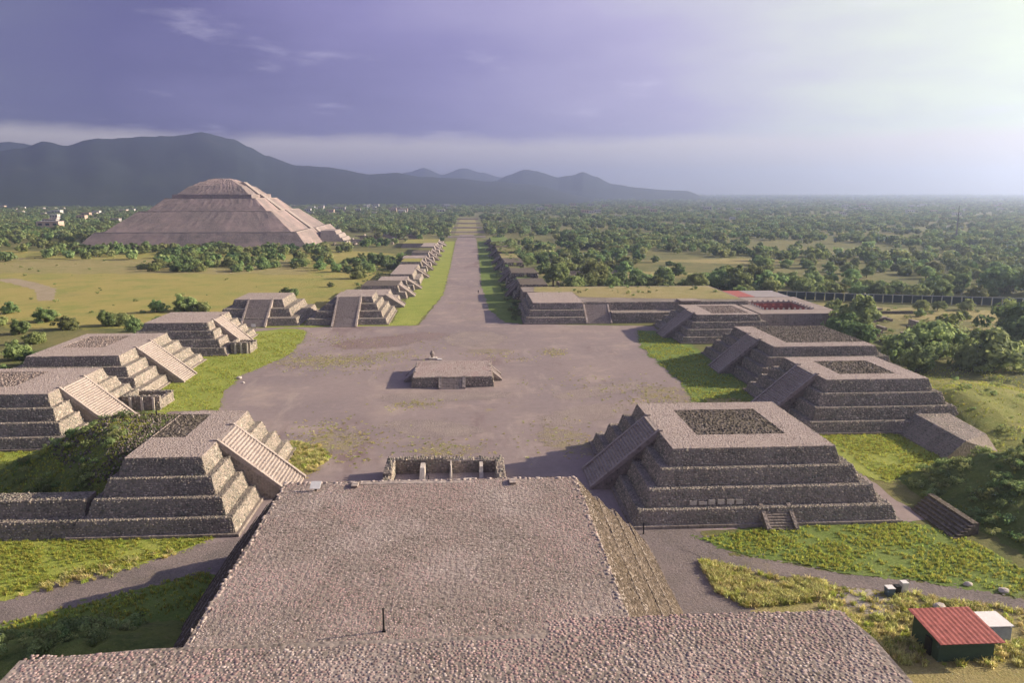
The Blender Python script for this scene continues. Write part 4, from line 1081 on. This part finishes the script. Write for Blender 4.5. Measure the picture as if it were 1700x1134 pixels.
for (ya, yb, n) in ((300, 520, 1500), (520, 900, 4600), (900, 1500, 9000), (1500, 2400, 12000), (2400, 3600, 12000), (3600, 5500, 9000), (5500, 8500, 9000)):
    for _ in range(n):
        y = math.sqrt(gr.uniform(ya * ya, yb * yb)); x = gr.uniform(-.70, .86) * y
        if gr.random() < dens(x, y): cand.append((x, y))
cand.sort(key=lambda p: math.hypot(*p))
cand = [p for p in cand if not any(0 < h_[1] - p[1] < 75 + h_[1] * .02 and abs(p[0] * h_[1] / p[1] - h_[0]) < h_[2] * .75 + 3 or abs(h_[1] - p[1]) < 14 and abs(p[0] - h_[0]) < h_[2] for h_ in HOUSES)]
# keep a little distance between near neighbours
kept = []
for p in cand:
    if p[1] < 900 and any(abs(p[0] - q[0]) < 4.4 and abs(p[1] - q[1]) < 5 for q in kept[-90:]): continue
    kept.append(p)
ind, rest = kept[:235], kept[235:]
for x, y in ind:
    s = rd.uniform(.8, 1.45)
    if x > 0:
        b_ = x / y
        where = 'close to the avenue' if b_ < .14 else 'behind the straw terrace' if b_ < .30 else 'behind the red palace courtyard' if b_ < .47 else 'behind the panelled fence' if b_ < .62 else 'at the right photo edge'
        row = 'front rows' if y < 430 else 'middle rows' if y < 520 else 'back rows'
        tree(x, y, s, 'rounded green woodland tree %s, in the %s' % (where, row), 'woodland trees right of the avenue, %s, %s' % (where, row))
    else: tree(x, y, s * .95, 'rounded tree in the belt between meadow and giant pyramid', 'trees in the belt before the giant pyramid')

def gn_scatter(name, P, S, RZ, protos, kind='stuff', zs=None):
    """one object: instances of the prototype meshes at its points"""
    P = np.asarray(P, dtype=np.float32)
    me = bpy.data.meshes.new(name); me.vertices.add(len(P)); me.vertices.foreach_set('co', P.ravel())
    S = np.asarray(S, dtype=np.float32); zs = S if zs is None else np.asarray(zs, dtype=np.float32)
    sv = np.stack([S, S, zs], 1)
    a = me.attributes.new('scl', 'FLOAT_VECTOR', 'POINT'); a.data.foreach_set('vector', sv.ravel())
    rv = np.zeros((len(P), 3), np.float32); rv[:, 2] = RZ
    a = me.attributes.new('rot', 'FLOAT_VECTOR', 'POINT'); a.data.foreach_set('vector', rv.ravel())
    a = me.attributes.new('pick', 'INT', 'POINT'); a.data.foreach_set('value', rng.integers(0, len(protos), len(P)).astype(np.int32))
    ob = link(name, me, None); ob['kind'] = kind
    ng = bpy.data.node_groups.new(name, 'GeometryNodeTree')
    ng.interface.new_socket('Geometry', in_out='INPUT', socket_type='NodeSocketGeometry')
    ng.interface.new_socket('Geometry', in_out='OUTPUT', socket_type='NodeSocketGeometry')
    gi, go = ng.nodes.new('NodeGroupInput'), ng.nodes.new('NodeGroupOutput')
    jn = ng.nodes.new('GeometryNodeJoinGeometry')
    def attr(nm, t):
        n = ng.nodes.new('GeometryNodeInputNamedAttribute'); n.data_type = t; n.inputs['Name'].default_value = nm
        return [o for o in n.outputs if o.enabled][0]
    sc_, ro, pk = attr('scl', 'FLOAT_VECTOR'), attr('rot', 'FLOAT_VECTOR'), attr('pick', 'INT')
    for i, m in enumerate(protos):
        po = bpy.data.objects.new(name + '_source', m)
        oi = ng.nodes.new('GeometryNodeObjectInfo'); oi.inputs['Object'].default_value = po; oi.inputs['As Instance'].default_value = True
        cp = ng.nodes.new('FunctionNodeCompare'); cp.data_type = 'INT'; cp.operation = 'EQUAL'
        ins = [s for s in cp.inputs if s.enabled]
        ng.links.new(pk, ins[0]); ins[1].default_value = i
        ip = ng.nodes.new('GeometryNodeInstanceOnPoints')
        ng.links.new(gi.outputs[0], ip.inputs['Points']); ng.links.new(cp.outputs[0], ip.inputs['Selection'])
        ng.links.new(oi.outputs['Geometry'], ip.inputs['Instance'])
        ng.links.new(ro, ip.inputs['Rotation']); ng.links.new(sc_, ip.inputs['Scale'])
        ng.links.new(ip.outputs[0], jn.inputs[0])
    ng.links.new(jn.outputs[0], go.inputs[0])
    md = ob.modifiers.new('scatter', 'NODES'); md.node_group = ng
    return ob

far = []
for i, (s, h, w, m) in enumerate(((21, 7, 4.6, LEAF), (22, 6.2, 4.4, LEAFD), (23, 7.6, 4.3, LEAF), (24, 5.8, 5.0, LEAFY))):
    c, _ = tree_proto(s, H_=h, W=w, nclump=36, per=14, leaf=.78, trunk=False); c.materials.append(m); far.append(c)
P = np.array([(x, y, 0) for x, y in rest])
dist_s = np.clip(P[:, 1] / 2600, 1, 3.0)
gn_scatter('far_woodland', P, rng.uniform(.75, 1.45, len(P)) * dist_s, rng.uniform(0, 6.28, len(P)), far)

# shrubs on the banks and grass tufts
def shrub_mesh(seed, mat, size=.12, n=9, per=34):
    r = random.Random(seed)
    cs = [(r.uniform(-.7, .7), r.uniform(-.7, .7), r.uniform(.2, .9)) for _ in range(n)]
    V, F, T = leaf_cloud(cs, [r.uniform(.3, .5) for _ in range(n)], per, size, seed)
    m = np_mesh('shrub', V, F, T); m.materials.append(mat); return m
def tuft_mesh(seed, mat, blades=14, h=.5, spread=.22):
    r = np.random.default_rng(seed); V = []
    for b in range(blades):
        a = r.uniform(0, 6.28); p = np.array([r.normal(0, spread * .5), r.normal(0, spread * .5), -.03]); d = np.array([math.cos(a), math.sin(a), 0])
        t = np.array([-d[1], d[0], 0]) * .05; hh = h * r.uniform(.6, 1.2); tip = p + d * spread * r.uniform(.4, 1.6) + np.array([0, 0, hh])
        mid = p + d * spread * .3 + np.array([0, 0, hh * .6])
        V += [p - t, p + t, mid + t * .8, mid - t * .8, mid - t * .8, mid + t * .8, tip + t * .3, tip - t * .3]
    V = np.array(V); F = np.arange(len(V)).reshape(-1, 4)
    m = np_mesh('tuft', V, F, np.repeat(r.random(blades), 2)); m.materials.append(mat); return m
SH = [shrub_mesh(1, LEAF), shrub_mesh(2, LEAF), shrub_mesh(3, LEAFD), shrub_mesh(4, LEAFY), shrub_mesh(5, LEAFY)]
TG = [tuft_mesh(1, BLADE), tuft_mesh(2, BLADE), tuft_mesh(3, BLADE, 10)]
TY = [tuft_mesh(4, BLADEY, 22, .55, .35), tuft_mesh(5, BLADEY, 22, .5, .4), tuft_mesh(6, BLADE, 18, .45, .3)]

def in_poly(x, y, P):
    c = False; j = len(P) - 1
    for i in range(len(P)):
        if (P[i][1] > y) != (P[j][1] > y) and x < (P[j][0] - P[i][0]) * (y - P[i][1]) / (P[j][1] - P[i][1]) + P[i][0]: c = not c
        j = i
    return c
def scatter_poly(P, n, seed, zf=None):
    r = random.Random(seed); out = []
    xs = [p[0] for p in P]; ys = [p[1] for p in P]; f1, f2 = vnoise1(seed), vnoise1(seed + 1)
    while n > 0:
        x, y = r.uniform(min(xs), max(xs)), r.uniform(min(ys), max(ys)); n -= 1
        if in_poly(x, y, P) and r.random() < .6 + .5 * (f1(x * 1.3 + y) + f2(y * 1.1 - x * .7)):
            out.append((x, y, (zf(x, y) if zf else .05)))
    return out
pts = scatter_poly([(72, 86), (80, 84), (149, 82), (149, 163), (100, 160), (76, 132), (72, 100)], 4200, 5, h_r)
pts = [p for p in pts if p[2] > .2]
pts += [p for p in scatter_poly([(-89, 108), (-62, 109), (-58, 118), (-58, 152), (-89, 152)], 380, 6, h_l1) if .2 < p[2]]
pts += [p for p in scatter_poly([(-75, 46), (-34, 46), (-34, 90), (-75, 90)], 700, 7, h_fl) if .5 < p[2]]
pts += [p for p in scatter_poly([(98, 125), (172, 125), (172, 212), (98, 212)], 160, 8, h_r2) if .3 < p[2]]
pts += [(*q[:2], 0) for q in scatter_poly([(112, 176), (150, 176), (270, 300), (270, 320), (180, 330), (142, 330), (142, 270), (118, 240)], 420, 9)]
pts += [(*q[:2], 7.0) for q in scatter_poly([(46, 320), (110, 312), (110, 350), (30, 351), (30, 338)], 60, 10)]
pts += [(*q[:2], 0) for q in scatter_poly([(-140, 300), (-320, 340), (-500, 490), (-480, 660), (-130, 640), (-66, 480), (-66, 335)], 260, 11)]
gn_scatter('bank_shrubs', pts, rng.uniform(.3, 1.3, len(pts)) ** 1.5, rng.uniform(0, 6.28, len(pts)), SH)
gpts = []
for i, (poly, n) in enumerate(([[(-37, 108.5), (-72, 109), (-80, 92), (-58, 92.5), (-53.6, 97), (-47, 99), (-41, 104.5)], 9000],
                  [[(-36, 97.5), (-44, 92.5), (-50, 89), (-60, 83.5), (-60, 72), (-30, 80), (-31, 95)], 5000],
                  [[(33, 104), (45, 106.5), (66, 107), (72, 104), (75, 88), (68, 85.5), (60, 89.5), (49, 93), (39, 98)], 9000],
                  [[(-60, 283), (-57, 268), (-56, 238), (-63, 211), (-62, 191), (-58, 177), (-78, 178), (-80, 238), (-75, 276)], 6000],
                  [[(62, 275), (57, 250), (56, 230), (56.5, 197), (54, 178), (72, 172), (72, 250)], 6000],
                  [[(-70, 152), (-78, 149), (-96, 150), (-104, 120), (-84, 118), (-70, 140)], 4000],
                  [[(73, 150), (89, 151.5), (90, 135), (80, 128), (73, 124)], 4000])):
    gpts += scatter_poly(poly, n, 20 + i)
gpts += scatter_poly([(98, 125), (172, 125), (172, 212), (98, 212)], 7000, 41, lambda x, y: max(h_r2(x, y), .03))
gpts += [p for p in scatter_poly([(-89, 108), (-56, 109), (-56, 152), (-89, 152)], 9000, 42, h_l1) if p[2] > .2]
gpts += [p for p in scatter_poly([(72, 86), (150, 84), (150, 135), (74, 128)], 4000, 43, h_r) if p[2] > .1]
gn_scatter('lawn_tufts', gpts, rng.uniform(.35, .8, len(gpts)), rng.uniform(0, 6.28, len(gpts)), TG)
ypts = []
for i, (poly, n) in enumerate(([[(31.4, 97), (40.2, 91.8), (46, 90), (45, 86), (39.2, 85), (33.6, 84.5), (31.1, 88.3)], 3800], [[(40, 90), (58, 86), (70, 80), (70, 70), (46, 72), (44, 80)], 3600],
                  [[(-58, 91), (-47, 97), (-41, 103), (-42, 104.5), (-54, 98)], 700], [[(-37, 152), (-30, 150), (-26.5, 143), (-28.5, 134), (-34, 134), (-38, 142)], 1200], [[(29, 332), (45, 331), (46, 303), (108, 303), (110, 322), (92, 330), (70, 350), (30, 351)], 100])):
    ypts += scatter_poly(poly, n, 60 + i)
ypts = [p for p in ypts if not (45.5 < p[0] < 52.5 and 81.5 < p[1] < 88 and rd.random() < .8)]
gn_scatter('straw_tufts', ypts, rng.uniform(.5, 1.3, len(ypts)), rng.uniform(0, 6.28, len(ypts)), TY)

wp = []
wr = random.Random(31)
for (x, y, sx, sy, n) in ((-43, 228, 12, 7, 500), (-30, 232, 9, 4, 160), (-13, 179, 3.5, 2, 90), (-5, 145, 5, 4, 130), (27, 238, 2.5, 4, 90), (47, 183, 9, 6, 260), (44, 170, 4, 4, 110), (22, 150, 7, 8, 130), (-24, 150, 5, 7, 220), (-31, 160, 4, 5, 120), (8, 236, 6, 3, 60), (-20, 250, 14, 10, 100), (30, 200, 14, 8, 70), (-46, 262, 6, 7, 120), (15, 228, 3, 2, 30)):
    ang = wr.uniform(-.5, .5)
    for _ in range(n):
        a_, b_ = wr.gauss(0, sx), wr.gauss(0, sy)
        px_, py_ = x + a_ * math.cos(ang) - b_ * math.sin(ang), y + a_ * math.sin(ang) + b_ * math.cos(ang)
        if -17 < px_ < 9 and 191 < py_ < 217: continue
        wp.append((px_, py_, .03))
gn_scatter('plaza_weeds', wp, rng.uniform(.35, .9, len(wp)), rng.uniform(0, 6.28, len(wp)), TY, zs=rng.uniform(.15, .35, len(wp)))
ap = [(wr.uniform(17.5, 25), wr.uniform(300, 640), .05) for _ in range(420)] + [(wr.uniform(24, 40), wr.uniform(356, 690), wr.uniform(4, 6)) for _ in range(150)]
ap += [(wr.uniform(-62, -44), wr.uniform(330, 560), .05) for _ in range(120)]
gn_scatter('avenue_shrubs', ap, rng.uniform(.5, 1.5, len(ap)), rng.uniform(0, 6.28, len(ap)), SH)

# ------------------------------------------------------------------ small things
def bevel_box(name, x0, x1, y0, y1, z0, z1, mat, parent=None, bv=.06):
    o = part(name, *boxes([(x0, x1, y0, y1, z0, z1)]), mat, parent)
    bm = bmesh.new(); bm.from_mesh(o.data); bmesh.ops.bevel(bm, geom=bm.edges[:], offset=bv, segments=2, affect='EDGES'); bm.to_mesh(o.data); bm.free()
    return o
# hut with red sheet roof at the lower right
HU = thing('red_roof_hut', (53, 75, 0), 'small hut with sloping red sheet roof at bottom right', 'hut')
bevel_box('wall', 50.2, 56.4, 72.4, 77.4, 0, 2.6, GREENW, HU, .03)
V = []
rn = 24
for i in range(rn + 1):
    x = 49.8 + (57.0 - 49.8) * i / rn
    for y, z in ((71.6, 2.62), (78.0, 3.15)):
        V.append((x, y, z + (.035 if i % 2 else 0)))
F = [(2 * i, 2 * i + 2, 2 * i + 3, 2 * i + 1) for i in range(rn)]
ro = part('roof', V, F, REDROOF, HU); sm = ro.modifiers.new('thick', 'SOLIDIFY'); sm.thickness = .06
v, f = boxes([(49.98, 50.19, 73.6, 74.6, 0, 2.0)]); part('door', v, f, BLACK, HU)
WB = thing('water_tank', (59.2, 77, 0), 'pale boxy tank beside the red-roofed hut', 'tank')
bevel_box('tank', 57.8, 60.6, 75.4, 78.4, .3, 2.1, POSTM, WB, .12); bevel_box('lid', 57.7, 60.7, 75.3, 78.5, 2.1, 2.22, WHITE, WB, .04)
for i, (x, y, w, hh, m, lab) in enumerate(((52.5, 86.3, .95, 1.15, BLUEBIN, 'blue-grey rubbish bin beside the sandy patch'), (53.6, 86.5, .7, 1.2, BLACK, 'black rubbish bin between blue-grey bin and white box'), (54.8, 87.1, .8, 1.35, WHITE, 'white utility box beside the dark path'))):
    t = thing('rubbish_bin' if i < 2 else 'utility_box', (x, y, 0), lab, 'bin' if i < 2 else 'box')
    o = part('body', *frustum((x - w / 2 + .06, x + w / 2 - .06, y - w / 2 + .06, y + w / 2 - .06), (x - w / 2, x + w / 2, y - w / 2, y + w / 2), .05, hh), m, t)
    bevel_box('lid', x - w / 2 - .04, x + w / 2 + .04, y - w / 2 - .04, y + w / 2 + .04, hh + .003, hh + .1, WHITE if i != 1 else BLACK, t, .03)
# white tilted sign slab on the platform top
SG = thing('sign_panel', (-16.8, 80.4, 18), 'small white tilted sign panel on the foreground platform', 'sign')
part('panel', [(-17.4, 80.1, 18.35), (-16.3, 80.1, 18.35), (-16.2, 80.8, 18.95), (-17.3, 80.8, 18.95), (-17.4, 80.14, 18.29), (-16.3, 80.14, 18.29), (-16.2, 80.84, 18.89), (-17.3, 80.84, 18.89)], [(0, 1, 2, 3), (7, 6, 5, 4), (0, 4, 5, 1), (1, 5, 6, 2), (2, 6, 7, 3), (3, 7, 4, 0)], WHITE, SG)
part('stand', *boxes([(-16.9, -16.7, 80.4, 80.6, 18, 18.58)]), BLACK, SG)
def post(x, y, z, hh, label, mat=BLACK, r=.06):
    t = thing('post', (x, y, z), label, 'post')
    V, F = [], []
    for k, (zz, rr) in enumerate(((z - .1, r * 1.2), (z + hh - .06, r), (z + hh, r * .4))):
        for i in range(8): V.append((x + rr * math.cos(i * .785), y + rr * math.sin(i * .785), zz))
    for k in range(2):
        for i in range(8): F.append((k * 8 + i, k * 8 + (i + 1) % 8, k * 8 + 8 + (i + 1) % 8, k * 8 + 8 + i))
    F.append(tuple(range(16, 24)))
    part('shaft', V, F, mat, t)
    o = part('foot', *frustum((x - .16, x + .16, y - .16, y + .16), (x - .1, x + .1, y - .1, y + .1), z - .05, z + .12), mat, t)
    return t
post(-6.5, 52.4, 18, 1.9, 'thin black iron post at the bottom edge of the picture')
post(-7.1, 126, 0, 2.2, 'thin dark post inside the walled enclosure', BLACK, .07)
post(25.6, 105.6, 0, 1.9, 'short dark post at the near corner of the right platform', BLACK, .09)
post(-57.0, 139, 9.8, 2.4, 'short dark post at the back of the near left platform', BLACK, .12)
# standing stone behind the altar
MS = thing('standing_stone', (-11.0, 230, 0), 'weathered standing stone on plinth behind the central altar', 'statue')
bevel_box('plinth', -12.0, -9.6, 228.8, 231.2, 0, .55, PLASTER, MS, .08)
bm = bmesh.new(); bmesh.ops.create_icosphere(bm, subdivisions=3, radius=1)
sr = random.Random(3)
for v in bm.verts:
    z = v.co.z; w = .75 + .28 * math.sin(z * 5 + .6) * .6
    v.co.x *= w * .8; v.co.y *= w * .6; v.co.z = z * 1.15 + 1.6
    v.co += Vector((sr.uniform(-.06, .06), sr.uniform(-.06, .06), sr.uniform(-.05, .05)))
me = bpy.data.meshes.new('stone'); bm.to_mesh(me); bm.free(); o = link('stone', me, CORE, MS); o.location = (-.1, 0, 0)
bevel_box('fallen_slab', -9.5, -8.1, 228.4, 229.4, 0, .35, WHITE, MS, .05)
# information boards
for (x, y, w, lab) in ((83.6, 289.2, 1.8, 'white notice board by the right terrace wall'), (-79.6, 286.6, 1.6, 'small white notice board on grass before the left dark stairway')):
    t = thing('notice_board', (x, y, 0), lab, 'sign')
    bevel_box('board', x - w / 2, x + w / 2, y - .06, y + .06, .7, 1.9, WHITE, t, .02)
    for s in (-1, 1): part('leg', *boxes([(x + s * (w / 2 - .15) - .06, x + s * (w / 2 - .15) + .06, y + .07, y + .19, 0, 1.8)]), BLACK, t)
# pale boulders along the lawn edge
for (x, y, s, lab) in ((-62.5, 208, .8, 'pale boulder on the left lawn edge'), (-60, 203, .45, 'small pale stone beside the boulder on left lawn edge'), (64, 88.2, .6, 'pale boulder left on the dark path'), (67.5, 86.4, .7, 'pale boulder right on the dark path'), (57, 83, .8, 'round pale boulder behind the red-roofed hut')):
    bm = bmesh.new(); bmesh.ops.create_icosphere(bm, subdivisions=2, radius=1)
    for v in bm.verts: v.co = Vector((v.co.x * s, v.co.y * s * .8, v.co.z * s * .55)) * rd.uniform(.85, 1.12)
    me = bpy.data.meshes.new('boulder'); bm.to_mesh(me); bm.free()
    o = link('boulder', me, PLASTER); o.location = (x, y, s * .3); tag(o, lab, 'boulder')
# stripped lower walls (old substructures) at two stair feet
def chamber(x0, x1, y0, y1, h0, label):
    t = thing('exposed_chamber', ((x0 + x1) / 2, (y0 + y1) / 2, 0), label, 'ruin')
    s = Stones()
    for q in ((x0, x1, y0, y0 + 1, 0, h0), (x0, x1, y1 - 1, y1, 0, h0 * .8), (x0, x0 + 1, y0 + 1, y1 - 1, 0, h0), (x1 - 1, x1, y0 + 1, y1 - 1, 0, h0 * .7)):
        part('wall', *boxes([q]), CORE, t); s.wall(q[:4], q[:4], 0, q[5], 'NEW', size=.55, prot=.14); s.flat(q[:4], q[5], size=.6, prot=.2)
    s.build('facing_stones', WALL, t)
    for k in range(3):
        xx = x0 + (x1 - x0) * (.25 + .3 * k)
        part('pillar', *boxes([(xx - .25, xx + .25, y0 - .5, y0 - .05, 0, h0 * .95)]), PLASTER, t)
chamber(-80.5, -71.8, 177.5, 186, 3.4, 'roofless chamber with pale pillars at foot of second left platform')
chamber(-74.5, -68.5, 241.5, 249.5, 3.6, 'dark stone chamber with pale pillars at corner platform stair foot')
# plaster band and small stair on the near face of the right platform
PB = thing('plaster_remnant', (38, 109.5, 2.6), 'white plaster panel remnants on the near right platform face', 'plaster')
for i in range(6):
    part('panel', *boxes([(33.6 + i * 1.45, 34.9 + i * 1.45 - rd.uniform(0, .4), 109.6, 109.72, 2.75, 3.45 + rd.uniform(-.2, .15))]), PLASTER, PB)
SSR = thing('small_stair', (47, 106.5, 0), 'little stone stair up the lowest tier of the right platform', 'stairs')
staircase(SSR, CORE, 'N', 44.4, 49.2, 109.4, 105.8, 2.5, n=9, bal=.6, balmat=CORE, smat=CORE)
# a person on the avenue
def person(x, y, label):
    bm = bmesh.new()
    J = dict(p=(0, 0, .95), c=(0, 0, 1.35), n=(0, 0, 1.5), h=(0, .01, 1.66), ls=(-.19, 0, 1.42), le=(-.25, .03, 1.14), lh=(-.26, -.03, .86), rs=(.19, 0, 1.42), re=(.25, .03, 1.14), rh=(.25, -.05, .88),
             lk=(-.1, -.03, .5), lf=(-.11, .03, .07), lt=(-.12, -.14, .04), rk=(.1, .02, .5), rf=(.12, .1, .07), rt=(.13, -.06, .04))
    rad = dict(p=.17, c=.19, n=.07, h=.115, ls=.08, le=.05, lh=.04, rs=.08, re=.05, rh=.04, lk=.07, lf=.05, lt=.04, rk=.07, rf=.05, rt=.04)
    E = [('p', 'c'), ('c', 'n'), ('n', 'h'), ('c', 'ls'), ('ls', 'le'), ('le', 'lh'), ('c', 'rs'), ('rs', 're'), ('re', 'rh'), ('p', 'lk'), ('lk', 'lf'), ('lf', 'lt'), ('p', 'rk'), ('rk', 'rf'), ('rf', 'rt')]
    ks = list(J); me = bpy.data.meshes.new('person'); me.from_pydata([J[k] for k in ks], [(ks.index(a), ks.index(b)) for a, b in E], [])
    o = link('person', me, CLOTH); o.location = (x, y, .06); tag(o, label, 'person')
    o.modifiers.new('skin', 'SKIN')
    if me.skin_vertices:
        for i, k in enumerate(ks): me.skin_vertices[0].data[i].radius = (rad[k], rad[k])
        me.skin_vertices[0].data[0].use_root = True
    o.modifiers.new('sub', 'SUBSURF').levels = 1
    return o
person(5.1, 384, 'distant person in dark clothes standing on the avenue')
# mast
MA = thing('lattice_mast', (504, 775, 0), 'slender steel mast rising from the hazy plain at right', 'mast')
for k in range(9):
    z = k * 4; w = .7 - k * .06
    part('section', *frustum((504 - w, 504 + w, 775 - w, 775 + w), (504 - w + .05, 504 + w - .05, 775 - w + .05, 775 + w - .05), z, z + 3.9), STEEL, MA)
# ------------------------------------------------------------------ haze
hm = bpy.data.materials.new('haze_air'); hm.use_nodes = True
hn = hm.node_tree.nodes; hn.clear()
ho = hn.new('ShaderNodeOutputMaterial'); pv = hn.new('ShaderNodeVolumePrincipled')
pv.inputs['Color'].default_value = (.60, .71, 1.0, 1)
pv.inputs['Density'].default_value = 0.00023
pv.inputs['Anisotropy'].default_value = 0.78
hm.node_tree.links.new(pv.outputs[0], ho.inputs['Volume'])
v, f = boxes([(-11300, 11300, -11300, 11300, -8, 352)])
hz = part('haze', v, f, hm); hz['kind'] = 'stuff'
